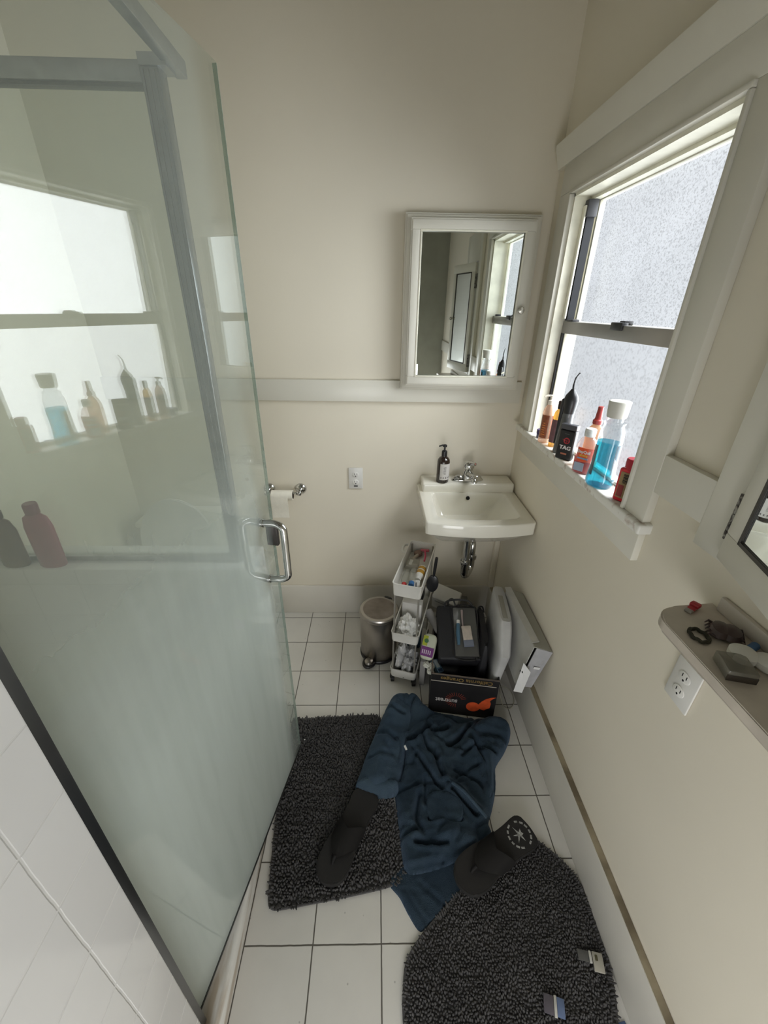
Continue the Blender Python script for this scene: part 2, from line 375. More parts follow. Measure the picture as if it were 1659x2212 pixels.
# painted pipe chase strip in the far right corner under the sink
struct('trim_6', bx(XR-.030, XR, YB-.028, YB, .2, .80, bev=.006), WALL)

# ---------------------------------------------------------------- window
win = bpy.data.objects.new('window_1', None); C.objects.link(win); win['kind'] = 'structure'
win['label'] = 'sash window with obscure glass above the bottle-lined sill'; win['category'] = 'window'
bm = bmesh.new()
add_box(bm, XR-.022, XR, 1.778, 1.875, 1.205, 2.068, .002); add_box(bm, XR-.022, XR, .908, .992, 1.205, 2.068, .002)
add_box(bm, XR-.022, XR, .908, 1.875, 2.068, 2.16, .002)
struct('casing', bm, TRIM, win)
bm = bmesh.new()
add_box(bm, XR-.029, XR-.0, 1.766, 1.778, 1.205, 2.0565, .003); add_box(bm, XR-.029, XR, .992, 1.004, 1.205, 2.0565, .003)
add_box(bm, XR-.029, XR, .992, 1.778, 2.057, 2.069, .003)
struct('bead_moulding', bm, TRIM, win)
bm = bmesh.new()
poly = [(0, 0), (-.026, 0), (-.030, .012), (-.044, .055), (-.046, .072), (0, .072)]
loft(bm, [[Vector((XR+p[0], y, 2.16+p[1])) for p in poly] for y in (.88, 1.935)])
struct('head_crown', bm, TRIM, win)
struct('window_sill', bx(XR-.036, XR+.094, .895, 1.915, 1.176, 1.205, bev=.006, seg=3),
       blotch('worn sill paint', (.78, .77, .72), (.46, .38, .32), 30, .56, .7, .35), win)
struct('apron', bx(XR-.02, XR, .908, 1.86, 1.09, 1.177, bev=.002), TRIM, win)
bm = bmesh.new()
add_box(bm, XR-.012, XR+.094, 1.757, 1.767, 1.2, 2.056); add_box(bm, XR-.012, XR+.094, 1.003, 1.013, 1.2, 2.056)
add_box(bm, XR-.012, XR+.094, 1.003, 1.767, 2.047, 2.057); add_box(bm, XR+.045, XR+.07, 1.01, 1.76, 2.037, 2.048)
struct('jamb', bm, CREAM, win)
struct('sash_track', bx(XR+.035, XR+.062, 1.738, 1.7575, 1.655, 2.03), mat('black vinyl track', (.015, .016, .02), .4), win)
struct('track_cap', bx(XR+.028, XR+.064, 1.728, 1.7575, 1.985, 2.036, bev=.002), mat('dark grey plastic', (.045, .045, .05), .5), win)
struct('track_strip', bx(XR+.022, XR+.030, 1.736, 1.757, 1.66, 2.02, bev=.003), CREAM, win)
def sash(x, y0, y1, z0, z1, st, top, bot, m, pm, nm):
    bm = bmesh.new()
    add_box(bm, x-.010, x+.010, y0, y0+st, z0, z1, .002); add_box(bm, x-.010, x+.010, y1-st, y1, z0, z1, .002)
    add_box(bm, x-.010, x+.010, y0+st, y1-st, z1-top, z1, .002); add_box(bm, x-.010, x+.010, y0+st, y1-st, z0, z0+bot, .002)
    f = struct(nm, bm, m, win)
    p = struct(nm.replace('sash', 'pane'), bx(x-.0005, x+.0005, y0+st-.003, y1-st+.003, z0+bot-.003, z1-top+.003), pm, f)
    return f
sash(XR+.082, 1.018, 1.752, 1.640, 2.046, .013, .012, .012, CREAM, pane_mat('obscure glass upper', PANE_UP, 230, .58), 'upper_sash')
sash(XR+.048, 1.018, 1.752, 1.206, 1.612, .013, .004, .010, CREAM, pane_mat('obscure glass lower', PANE_LOW, 120, .78), 'lower_sash')
struct('meeting_rail', bx(XR+.030, XR+.062, 1.014, 1.757, 1.609, 1.652, bev=.002), mat('grey painted aluminium', (.36, .345, .33), .35, .7), win)
struct('sash_side', bx(XR+.030, XR+.038, 1.744, 1.757, 1.21, 1.61), mat('black vinyl seal', (.02, .02, .02), .5), win)
bm = bx(XR+.024, XR+.045, 1.32, 1.385, 1.637, 1.660, bev=.003); add_box(bm, XR+.045, XR+.075, 1.345, 1.375, 1.652, 1.664, .003)
struct('sash_latch', bm, BLACKP, win)
struct('sash_stop', bx(XR+.030, XR+.06, 1.055, 1.085, 1.650, 1.662, bev=.002), BLACKP, win)
for yy in (1.70,):
    struct('pivot_clip', bx(XR+.032, XR+.06, yy-.02, yy+.03, 1.651, 1.660, bev=.003), mat('dark grey plastic', (.05, .05, .05)), win)

# ---------------------------------------------------------------- shower enclosure
enc = thing('shower_enclosure', 'brushed aluminium shower frame with fixed glass above the white half wall', 'shower enclosure', (-.44, 1.09, .97))
def loc(o, m_):            # shapes given in room coordinates, stored relative to the thing
    return tr(m_, Matrix.Translation(-Vector(o.location)))
bm = bx(-.452, -.416, 1.075, 1.112, .972, 2.096, bev=.002)
for k in range(3): add_box(bm, -.450+k*.011, -.446+k*.011, 1.0735, 1.076, .975, 2.09)
obj('post', loc(enc, bm), mat('darker satin aluminium', (.27, .275, .29), .25, 1, nscale=30, namt=.15), enc)
bm = bx(-.410, -.387, .302, 1.145, 2.100, 2.128, bev=.002); add_box(bm, -.452, -.40, 1.072, 1.118, 2.094, 2.112)
obj('header_rail', loc(enc, bm), ALU, enc)
rr_ = obj('rear_rail', loc(enc, bx(XL+.002, -.453, 1.078, 1.110, 2.072, 2.104, bev=.002)), ALU, enc)
obj('gasket', loc(enc, bx(XL+.002, -.453, 1.084, 1.104, 2.0665, 2.0718)), mat('dark glazing gasket', (.05, .05, .045), .6), rr_)
obj('wall_channel', loc(enc, bx(-.462, -.415, .301, .343, .096, 2.096, bev=.002)), mat('dark aluminium', (.25, .26, .28), .35, 1), enc)
obj('sill_channel', loc(enc, bx(XL+.002, -.453, 1.080, 1.106, .971, .986, bev=.002)), ALU, enc)
obj('fixed_glass', loc(enc, bx(XL+.004, -.450, 1.090, 1.096, .985, 2.076)), shower_glass('soap filmed fixed glass', .02, .55, .28, .06), enc)

HX, HY, HA = -.440, .350, math.radians(90-11.15)
door = thing('shower_door', 'frameless glass shower door standing ajar, filmed with dried soap', 'shower door', (HX, HY, 0), HA)
DL = .712
obj('glass_panel', bx(.004, DL, -.004, .004, .108, 2.092, bev=.0006, seg=1), shower_glass('soap filmed door glass', .82, 1.50, .71, .14, (.60, .68)), door)
obj('bottom_seal', bx(.004, DL-.002, -.0055, .0055, .098, .108), mat('dark rubber seal', (.02, .022, .02), .5), door)
obj('edge_seal', bx(DL, DL+.0012, -.0042, .0042, .11, 2.09), clear_mat('green glass edge', (.70, .80, .74), veil=.35, veilcol=(.42, .50, .45)), door)
def handle_bm(side):
    hx, z0, z1, out = .650, .972, 1.158, .062*side
    pts = [(hx, 0, z0)] + [(hx+.004, out-.03*side+.03*side*math.sin(t), z0+.022-.022*math.cos(t)) for t in [PI/2*k/6 for k in range(7)]]
    pts += [(hx+.004, out, z0+.05), (hx+.004, out, z1-.05)]
    pts += [(hx+.004, out-.03*side+.03*side*math.cos(t), z1-.022+.022*math.sin(t)) for t in [PI/2*k/6 for k in range(7)]] + [(hx, 0, z1)]
    bm = bmesh.new(); tube(bm, pts, .0105, 14)
    for z in (z0, z1): lathe(bm, [(.0125, 0), (.0125, .004)], 16, mtx=Matrix.Translation((hx, .004*side, z)) @ Euler((-PI/2*side, 0, 0)).to_matrix().to_4x4())
    return bm
obj('handle', handle_bm(-1), CHROME, door); obj('handle', handle_bm(1), CHROME, door)
obj('strike_plate', bx(DL-.012, DL+.003, -.018, .016, 1.055, 1.130, bev=.0015), mat('dark bronze plate', (.10, .09, .085), .3, .7), door)
obj('pivot', bx(.01, .05, -.009, .009, 2.085, 2.097, bev=.002), ALUD, door)

def rings_bottle(name, label, cat, loc_, prof, m, cap, capm, group=None, sx=1, sy=1, power=2, rz=0, n=28):
    t = thing(name, label, cat, loc_, rz, group)
    bm = bmesh.new(); lathe(bm, prof, n, sx=sx, sy=sy, power=power); obj('bottle_body', bm, m, t)
    if cap:
        bm = bmesh.new(); lathe(bm, cap, 24); obj('cap', bm, capm, t)
    return t
rings_bottle('shampoo_bottle', 'pink shampoo bottle standing on the half wall behind the glass', 'bottle', (-.985, 1.058, .970), [(.036, 0), (.040, .005), (.041, .135), (.034, .165), (.017, .178)],
             mat('dusty pink plastic', (.36, .10, .13), .35), [(.018, .178), (.0185, .205), (.016, .21)], mat('dark pink cap', (.22, .06, .08), .35), sy=.5)
rings_bottle('conditioner_bottle', 'brown conditioner bottle at the left end of the half wall', 'bottle', (-1.095, 1.058, .970), [(.036, 0), (.040, .005), (.040, .12), (.03, .15), (.015, .16)],
             mat('brown plastic', (.17, .12, .08), .35), [(.016, .16), (.0165, .18)], mat('dark brown cap', (.06, .04, .03), .35), sy=.5)

# ---------------------------------------------------------------- toilet behind the half wall
toi = thing('toilet', 'white toilet with raised lid behind the half wall', 'toilet', (-.98, 1.95, 0))
def lo(m_, o=toi): return tr(m_, Matrix.Translation(-Vector(o.location)))
bm = bmesh.new(); lathe(bm, [(.105, 0), (.11, .02), (.095, .12), (.12, .24), (.175, .36), (.185, .395), (.18, .405)], 36, (-.98, 1.56, 0), .98, 1.28)
obj('bowl', lo(bm), PORC, toi)
bm = bmesh.new(); add_box(bm, -1.17, -.79, 1.775, 1.965, .39, .70, .02, 3); obj('tank', lo(bm), PORC, toi)
obj('tank_lid', lo(bx(-1.18, -.78, 1.765, 1.967, .70, .735, bev=.012, seg=3)), PORC, toi)
obj('flush_lever', lo(bx(-1.14, -1.07, 1.755, 1.768, .64, .655, bev=.004)), CHROME, toi)
bm = bmesh.new(); R1 = [Vector((-.98+.178*math.cos(t), 1.56+.225*math.sin(t), .415)) for t in [2*PI*k/40 for k in range(40)]]
tube(bm, R1, .016, 8, closed=True); obj('seat', lo(bm), WHITEP, toi)
bm = bmesh.new(); prism(bm, [(.178*math.cos(t), .215+.225*math.sin(t)) for t in [2*PI*k/40 for k in range(40)]], -.009, .009, .004)
tr(bm, Tm(-.98, 1.735, .42, rx=math.radians(84))); obj('lid', lo(bm), WHITEP, toi)
obj('base_foot', lo(bx(-1.07, -.89, 1.60, 1.94, 0, .39, bev=.03)), PORC, toi)

# paper holder and roll on the back wall
ph = thing('paper_holder', 'chrome toilet paper holder with round wall plates', 'toilet paper holder', (-.46, YB, .83))
for nm, xx in (('wall_plate', -.395), ('wall_plate', -.560)):
    bm = bmesh.new(); lathe(bm, [(.030, 0), (.029, .006), (.020, .014), (.010, .018), (.009, .05), (.013, .056), (.013, .068), (.006, .074)], 26,
        mtx=Matrix.Translation((xx, YB, .828)) @ Euler((PI/2, 0, 0)).to_matrix().to_4x4())
    obj(nm, lo(bm, ph), CHROME, ph)
bm = bmesh.new(); tube(bm, [(-.555, YB-.062, .828), (-.40, YB-.062, .828)], .006, 10); obj('rod', lo(bm, ph), CHROME, ph)
pap = mat('toilet paper', (.80, .77, .68), .9, nscale=40, namt=.05, bump=.2, bscale=150)
rl = thing('toilet_paper_roll', 'nearly finished toilet paper roll with a long hanging sheet', 'toilet paper', (-.48, YB-.062, .828))
bm = bmesh.new(); Mx = Matrix.Translation((-.535, YB-.062, .817)) @ Euler((0, PI/2, 0)).to_matrix().to_4x4()
lathe(bm, [(.020, 0), (.026, 0), (.026, .108), (.020, .108)], 26, mtx=Mx, cap0=False, cap1=False); bm2 = bm
obj('paper', lo(bm, rl), pap, rl)
bm = bmesh.new(); lathe(bm, [(.0195, .001), (.020, .109)], 22, mtx=Mx, cap0=False, cap1=False); obj('core', lo(bm, rl), mat('cardboard core', (.10, .08, .06), .8), rl)
bm = bmesh.new()
prof = [Vector((0, YB-.062-.0265*math.cos(t), .817+.0265*math.sin(t))) for t in (PI/2, PI/3, PI/6, 0)] + [Vector((0, YB-.0885-.002*math.sin(k*1.3), .81-.022*k)) for k in range(1, 6)]
loft(bm, [[p+Vector((x, 0, 0)), p+Vector((x, -.0012, 0)), p+Vector((x+.085, -.0012, 0)), p+Vector((x+.085, 0, 0))] for p, x in [(p, -.535) for p in prof]])
obj('hanging_sheet', lo(bm, rl), pap, rl)

# ---------------------------------------------------------------- outlets
def outlet(label, M_, slotstrip=True):
    t = thing('wall_outlet', label, 'electrical outlet', M_.translation, 0); Q = Matrix.Translation(-M_.translation) @ M_
    bm = bx(-.037, .037, -.059, .059, 0, .006, bev=.003); obj('cover_plate', tr(bm, Q), mat('outlet plastic', (.68, .67, .64), .35), t)
    for s in (-.021, .021):
        bm = bmesh.new(); lathe(bm, [(.0168, .005), (.0168, .0078), (.016, .0082)], 24, (0, s, 0), 1, .84); f = obj('socket', tr(bm, Q), WHITEP, t)
        bm = bmesh.new()
        add_box(bm, -.0075, -.0055, s-.001, s+.008, .007, .0086); add_box(bm, .0055, .0075, s-.001, s+.008, .007, .0086)
        lathe(bm, [(.0026, .007), (.0026, .0086)], 10, (0, s-.008, 0)); obj('slots', tr(bm, Q), DARK, f)
    return t
a = outlet('white duplex wall outlet on the back wall beside the paper holder', Matrix.Translation((-.104, YB-.0005, .890)) @ Euler((PI/2, 0, 0)).to_matrix().to_4x4())
obj('dark_label', tr(bx(-.010, .010, -.046, -.040, .0062, .0070), Matrix.Translation((0, 0, 0)) @ Euler((PI/2, 0, 0)).to_matrix().to_4x4()), BLACKM, a)
outlet('white duplex wall outlet on the right wall under the shelf', Matrix.Translation((XR-.0005, .638, .933)) @ Euler((PI/2, 0, -PI/2)).to_matrix().to_4x4())

# ---------------------------------------------------------------- mirror cabinet over the sink
mc = thing('mirror_cabinet', 'white framed medicine cabinet with mirror hanging over the sink', 'mirror cabinet', (.385, YB, 1.35))
def lm(b): return lo(b, mc)
obj('cabinet_body', lm(bx(.112, .656, 1.946, YB-.001, 1.352, 2.026, bev=.003)), TRIM, mc)
obj('back_flange', lm(bx(.119, .649, 1.938, 1.947, 1.359, 2.019, bev=.003)), TRIM, mc)
dx0, dx1, dz0, dz1 = .134, .632, 1.373, 2.006
def ring_frame(bm, x0, x1, z0, z1, wd, y0, y1, bev=.002):
    add_box(bm, x0, x1, y0, y1, z0, z0+wd, bev); add_box(bm, x0, x1, y0, y1, z1-wd, z1, bev)
    add_box(bm, x0, x0+wd, y0, y1, z0+wd, z1-wd, bev); add_box(bm, x1-wd, x1, y0, y1, z0+wd, z1-wd, bev)
bm = bmesh.new()
ring_frame(bm, dx0, dx1, dz0, dz1, .044, 1.920, 1.938); ring_frame(bm, dx0+.006, dx1-.006, dz0+.006, dz1-.006, .034, 1.916, 1.921)
dr = obj('door_frame', lm(bm), TRIM, mc)
bm = bmesh.new(); ring_frame(bm, dx0+.038, dx1-.038, dz0+.038, dz1-.038, .0075, 1.914, 1.922, .002); obj('glass_bead', lm(bm), CREAM, dr)
obj('mirror', lm(bx(dx0+.040, dx1-.040, 1.926, 1.930, dz0+.040, dz1-.040)), MIRROR, dr)
bm = bmesh.new(); lathe(bm, [(.006, 0), (.006, .008), (.012, .014), (.0145, .022), (.012, .029), (.005, .032)], 22, mtx=Matrix.Translation((.609, 1.920, 1.687)) @ Euler((PI/2, 0, 0)).to_matrix().to_4x4())
obj('knob', lm(bm), mat('pewter knob', (.62, .60, .54), .25, .6), dr)

# ---------------------------------------------------------------- wash basin
sk = thing('wash_basin', 'white wall-hung porcelain sink in the corner', 'sink', (.458, YB, .66))
def ls(b): return lo(b, sk)
def ringpts(x0, x1, y0, y1, z, pw=8, bow=0, n=72):
    out = []
    cx, cy, hx, hy = (x0+x1)/2, (y0+y1)/2, (x1-x0)/2, (y1-y0)/2
    for i in range(n):
        t = 2*PI*(i+.5)/n; c_, s_ = math.cos(t), math.sin(t); k = (abs(c_)**pw+abs(s_)**pw)**(-1/pw)
        x, y = c_*k, s_*k
        yy = cy+hy*y
        if y < 0: yy -= bow*(1-x*x)*min(1, -y*1.4)
        out.append(Vector((cx+hx*x, yy, z)))
    return out
def ringR(x0, x1, y0, y1, z, r, bow=0):
    out = []; cs = [((x1-r, y1-r), 0), ((x0+r, y1-r), PI/2), ((x0+r, y0+r), PI), ((x1-r, y0+r), 1.5*PI)]
    for i, ((cx, cy), a0) in enumerate(cs):
        for k in range(7): out.append((cx+r*math.cos(a0+PI/2*k/6), cy+r*math.sin(a0+PI/2*k/6)))
        nx_ = cs[(i+1) % 4]; e0 = out[-1]; e1 = (nx_[0][0]+r*math.cos(nx_[1]), nx_[0][1]+r*math.sin(nx_[1]))
        for k in range(1, 12): out.append((e0[0]+(e1[0]-e0[0])*k/12, e0[1]+(e1[1]-e0[1])*k/12))
    cx, hx = (x0+x1)/2, (x1-x0)/2; res_ = []
    for x, y in out:
        f = max(0, min(1, (y1-y)/(y1-y0)))**4; res_.append(Vector((x, y-bow*(1-((x-cx)/hx)**2)*f, z)))
    return res_
bm = bmesh.new()
loft(bm, [ringR(.34, .58, 1.72, YB-.01, .665, .05), ringR(.28, .64, 1.64, YB-.005, .715, .05, .01), ringR(.240, .683, 1.570, YB-.001, .782, .03, .026),
          ringR(.226, .696, 1.551, YB, .800, .014, .032), ringR(.220, .701, 1.543, YB, .806, .012, .034), ringR(.219, .702, 1.542, YB, .857, .012, .034), ringR(.2205, .7005, 1.5435, YB, .863, .011, .034), ringR(.224, .697, 1.547, YB, .865, .010, .034),
          ringR(.274, .650, 1.584, 1.852, .8655, .020, .022), ringR(.279, .645, 1.589, 1.850, .862, .020, .021), ringR(.283, .640, 1.593, 1.848, .852, .020, .020),
          ringR(.302, .600, 1.608, 1.838, .795, .025, .014), ringR(.312, .570, 1.622, 1.825, .757, .035, .010), ringR(.335, .545, 1.65, 1.80, .748, .05, .004)], True, True)
add_box(bm, .234, .697, 1.862, YB, .84, .912, .012, 3)
obj('basin', ls(bm), PORC, sk, ang=50)
bm = bmesh.new(); lathe(bm, [(.0095, -.004), (.0095, .003)], 18, mtx=Matrix.Translation((.463, 1.842, .842)) @ Euler((math.radians(100), 0, 0)).to_matrix().to_4x4())
obj('overflow_hole', ls(bm), DARK, sk)
bm = bmesh.new(); lathe(bm, [(.022, .747), (.022, .750), (.016, .751)], 22, (.458, 1.74, 0)); obj('drain', ls(bm), CHROME, sk)

fa = thing('faucet', 'chrome single-lever faucet on the sink deck', 'faucet', (.466, 1.908, .912))
bm = bmesh.new(); lathe(bm, [(.030, 0), (.031, .004), (.029, .012), (.024, .018)], 36, (0, 0, .0), 2.55, .86, 2.3)
for s in (-1, 1): lathe(bm, [(.020, .012), (.019, .020), (.012, .027)], 20, (.042*s, 0, 0), 1.4, .9)
obj('base_plate', bm, CHROME, fa)
bm = bmesh.new(); lathe(bm, [(.031, .012), (.030, .03), (.026, .05), (.021, .06)], 26); obj('valve_body', bm, CHROME, fa)
bm = bmesh.new(); tube(bm, smooth_path([(0, -.005, .034), (.003, -.04, .045), (.008, -.075, .046), (.010, -.10, .038), (.010, -.104, .028)], 5), [.018]*6+[.016]*6+[.014]*8+[.0125]*1, 14)
obj('spout', bm, CHROME, fa)
bm = bmesh.new(); lathe(bm, [(.021, .060), (.027, .070), (.028, .084), (.021, .098), (.008, .104)], 24)
tube(bm, [(0, -.006, .086), (.010, -.024, .098), (.020, -.042, .100)], [.014, .012, .009], 12); obj('lever', bm, CHROME, fa)
bm = bmesh.new(); lathe(bm, [(.003, 0), (.003, .0012)], 10, mtx=Matrix.Translation((.0195, -.0465, .1035)) @ Euler((.9, 0, 0)).to_matrix().to_4x4()); obj('marker_dot', bm, mat('red dot', (.35, .05, .05)), fa)

amber = mat('dark amber bottle', (.020, .011, .008), .10, coat=.4)
so = thing('soap_dispenser', 'dark brown pump soap bottle with white label on the sink', 'soap bottle', (.335, 1.893, .912), math.radians(8))
bm = bmesh.new(); lathe(bm, [(.029, 0), (.031, .003), (.031, .105), (.029, .116), (.022, .126), (.013, .132), (.0125, .138)], 32); obj('bottle_body', bm, amber, so)
bm = bmesh.new(); lathe(bm, [(.0135, .134), (.0135, .158), (.009, .162), (.0045, .163), (.0045, .178), (.010, .180), (.010, .189), (.004, .192)], 22)
tube(bm, [(0, 0, .187), (-.015, -.001, .188), (-.030, -.002, .184)], [.0045, .004, .003], 10); obj('pump', bm, BLACKP, so)
lab = mat('off-white label', (.60, .58, .56), .6)
def wrap(r, z0, z1, a0, a1, n=16, th=.0006, sx=1, sy=1):
    bm = bmesh.new(); ang = [a0+(a1-a0)*k/n for k in range(n+1)]
    rr = [[Vector((r_*math.cos(t)*sx, r_*math.sin(t)*sy, z)) for r_, z in ((r, z0), (r+th, z0), (r+th, z1), (r, z1))] for t in ang]
    loft(bm, rr); return bm
lb = obj('label', wrap(.0312, .018, .100, -2.35, -.35), lab, so)
bm = bmesh.new()
for k in range(5):
    t = -2.1+.36*k; r = .0325
    add_box(bm, -.0022, .0022, -.0002, .0004, -.0035, .0035, mtx=Matrix.Translation((r*math.cos(t), r*math.sin(t), .030)) @ Euler((0, 0, t+PI/2)).to_matrix().to_4x4())
for k in range(7):
    t = -1.5; add_box(bm, -.006-(k % 3)*.002, .004, -.0002, .0003, -.0006, .0006, mtx=Matrix.Translation((.0324*math.cos(t), .0324*math.sin(t), .05+.006*k)) @ Euler((0, 0, t+PI/2)).to_matrix().to_4x4())
obj('lettering', bm, mat('grey label print', (.13, .12, .12)), lb)

# plumbing under the sink
tp = thing('sink_trap', 'chrome drain trap hanging below the sink', 'drain pipe', (.458, YB, .42))
def lt(b): return lo(b, tp)
bm = bmesh.new(); tube(bm, [(.463, 1.745, .664), (.463, 1.745, .53)], .017, 16); obj('tailpiece', lt(bm), CHROME, tp)
bm = bmesh.new()
U = [(.463, 1.745, .54), (.463, 1.745, .465)] + [(.463+.049*(1-math.cos(t))*.5, 1.745+.036*(1-math.cos(t)), .465-.036*math.sin(t)) for t in [PI*k/10 for k in range(1, 10)]] + [(.512, 1.817, .465), (.512, 1.817, .52)]
tube(bm, U, .0205, 16); obj('bend', lt(bm), CHROME, tp)
bm = bmesh.new()
tube(bm, smooth_path([(.512, 1.817, .50), (.512, 1.817, .575), (.512, 1.835, .600), (.512, 1.87, .606), (.512, YB-.012, .606)], 5), .0175, 16); obj('waste_arm', lt(bm), CHROME, tp)
for c_, z in (((.463, 1.745), .525), ((.512, 1.817), .512)):
    bm = bmesh.new(); lathe(bm, [(.021, -.012), (.026, -.010), (.027, 0), (.026, .010), (.020, .012)], 16, (c_[0], c_[1], z)); obj('slip_nut', lt(bm), CHROME, tp)
bm = bmesh.new(); lathe(bm, [(.030, 0), (.028, .006), (.018, .010)], 22, mtx=Matrix.Translation((.512, YB, .606)) @ Euler((PI/2, 0, 0)).to_matrix().to_4x4()); obj('wall_flange', lt(bm), CHROME, tp)
for xx, lb_ in ((.385, 'left'), (.570, 'right')):
    v = thing('stop_valve', 'chrome stop valve on the wall %s of the drain trap under the sink' % lb_, 'valve', (xx, YB, .60))
    bm = bmesh.new(); lathe(bm, [(.020, 0), (.018, .004), (.008, .008), (.008, .045), (.011, .046), (.011, .062)], 16, mtx=Euler((PI/2, 0, 0)).to_matrix().to_4x4()); obj('valve_body', bm, CHROME, v)
    bm = bmesh.new(); lathe(bm, [(.016, .062), (.017, .066), (.016, .074)], 16, sx=1.1, sy=.6, mtx=Euler((PI/2, 0, 0)).to_matrix().to_4x4()); obj('handwheel', bm, mat('grey valve wheel', (.2, .2, .2), .4), v)
    bm = bmesh.new(); tube(bm, smooth_path([(0, -.05, 0), (0, -.052, .04), (.03 if xx < .45 else -.03, -.10, .058), (0.04 if xx < .45 else -.05, -.13, .062)], 5), .005, 8); obj('supply_hose', bm, ALU, v)

# ---------------------------------------------------------------- things on the window sill (sill top z = 1.205)
SZ = 1.2052
FACE = math.radians(-52)      # labels turn toward the room
t = thing('cream_jar', 'small violet-lidded cream jar in the far corner of the window sill', 'jar', (.700, 1.672, SZ))
bm = bmesh.new(); lathe(bm, [(.017, 0), (.0185, .003), (.0185, .016), (.016, .018)], 24); obj('jar_body', bm, mat('lavender plastic', (.16, .15, .25), .3), t)
bm = bmesh.new(); lathe(bm, [(.0195, .018), (.0200, .021), (.0200, .034), (.018, .036)], 24); obj('lid', bm, mat('deep violet lid', (.05, .035, .14), .3), t)

t = thing('lotion_bottle', 'clear pump lotion bottle with rusty orange label at the far end of the window sill', 'bottle', (.690, 1.612, SZ), FACE)
bm = bmesh.new(); lathe(bm, [(.021, 0), (.023, .004), (.023, .118), (.020, .135), (.011, .150), (.010, .156)], 28, sx=1, sy=.8, power=2.6)
obj('bottle_body', bm, clear_mat('milky peach plastic', (.95, .80, .68), veil=.55, veilcol=(.80, .62, .50)), t)
f = obj('label', wrap(.0235, .020, .112, PI*1.05, PI*1.95, sy=.83), mat('rusty orange label', (.30, .08, .025), .5, nscale=60, namt=.4), t)
bm = bmesh.new()
for k in range(6): add_box(bm, -.008+(k % 2)*.002, .008-(k % 3)*.002, -.0202, -.0200, .034+.009*k, .037+.009*k)
obj('lettering', bm, mat('orange print', (.75, .25, .05)), f)
bm = bmesh.new(); lathe(bm, [(.0115, .152), (.0115, .168), (.005, .170), (.005, .180), (.009, .182), (.009, .188)], 18); tube(bm, [(0, 0, .185), (-.012, -.012, .186), (-.02, -.02, .181)], .004, 8)
obj('pump', bm, mat('creamy white pump', (.80, .74, .64), .4), t)

t = thing('serum_bottle', 'yellow-shouldered bottle with mauve label and dark cap behind the black flosser on the window sill', 'bottle', (.706, 1.556, SZ), FACE)
bm = bmesh.new(); lathe(bm, [(.017, 0), (.0185, .003), (.0185, .120), (.016, .135), (.008, .146), (.008, .150)], 24)
obj('bottle_body', bm, clear_mat('honey liquid bottle', (.85, .62, .25), veil=.35, veilcol=(.7, .5, .2)), t)
obj('label', wrap(.0188, .018, .108, PI*1.0, PI*2.0), mat('mauve label', (.20, .09, .10), .5, nscale=50, namt=.25), t)
bm = bmesh.new(); lathe(bm, [(.0095, .148), (.010, .175), (.008, .178)], 18); obj('cap', bm, mat('brown black cap', (.03, .014, .01), .35), t)

t = thing('water_flosser', 'black and grey cordless water flosser with a hooked nozzle on the window sill', 'water flosser', (.700, 1.478, SZ), FACE)
prof = [(0, .022, .021), (.004, .025, .023), (.06, .024, .022), (.11, .022, .020), (.15, .021, .018), (.175, .024, .020), (.198, .026, .022), (.212, .022, .019), (.226, .012, .012), (.236, .006, .006)]
sec = lambda z, a, b, dx: [Vector((dx+a*math.cos(q), b*math.sin(q), z)) for q in [2*PI*k/24 for k in range(24)]]
bm = bmesh.new(); loft(bm, [sec(z, a, b, .004*math.sin(z*9)) for z, a, b in prof[:5]]); obj('tank', bm, mat('smoky grey plastic', (.10, .105, .11), .2, coat=.4), t)
bm = bmesh.new(); loft(bm, [sec(z, a, b, .004*math.sin(z*9)) for z, a, b in prof[4:]]); obj('head', bm, BLACKP, t)
bm = bmesh.new(); add_box(bm, -.026, -.012, -.014, .014, .03, .20, .006, 3); obj('spine', bm, BLACKP, t)
bm = bmesh.new(); tube(bm, smooth_path([(.004, 0, .232), (.002, 0, .25), (.004, 0, .272), (.012, 0, .288), (.017, 0, .292)], 5), [.0042]*6+[.003]*6+[.0022]*9, 8); obj('nozzle', bm, BLACKP, t)

t = thing('body_spray', 'flat black TAG bottle standing on the window sill in front of the flosser', 'bottle', (.686, 1.402, SZ), FACE)
obj('bottle_body', bx(-.030, .030, -.0125, .0125, 0, .108, bev=.006, seg=3), BLACKP, t)
obj('cap', bx(-.030, .030, -.0125, .0125, .1085, .128, bev=.004, seg=3), mat('smoked silver top', (.07, .07, .08), .25), t)
FR = Euler((PI/2, 0, 0)).to_matrix().to_4x4()
text_obj('lettering', 'TAG', .0185, mat('white print', (.75, .74, .73), .5), t, Matrix.Translation((.003, -.0128, .045)) @ FR, sx=1.15, bold=.0006)
bm = bmesh.new(); tube(bm, [(.004+.0095*math.cos(q), -.0128, .071+.0095*math.sin(q)) for q in [2*PI*k/20 for k in range(20)]], .0022, 6, closed=True)
add_box(bm, -.004, .012, -.0131, -.0125, .070, .072); add_box(bm, .003, .005, -.0131, -.0125, .062, .080); add_box(bm, -.012, -.006, -.0131, -.0125, .073, .075)
obj('round_emblem', bm, mat('crimson print', (.35, .02, .03), .5), t)
bm = bmesh.new(); add_box(bm, -.010, .013, -.0132, -.0125, .020, .026, .001); obj('badge', bm, mat('salmon print', (.45, .17, .10), .5), t)
bm = bmesh.new(); add_box(bm, -.008, .009, -.0130, -.0125, .094, .095); obj('fine_print', bm, mat('grey print', (.16, .16, .16)), t)

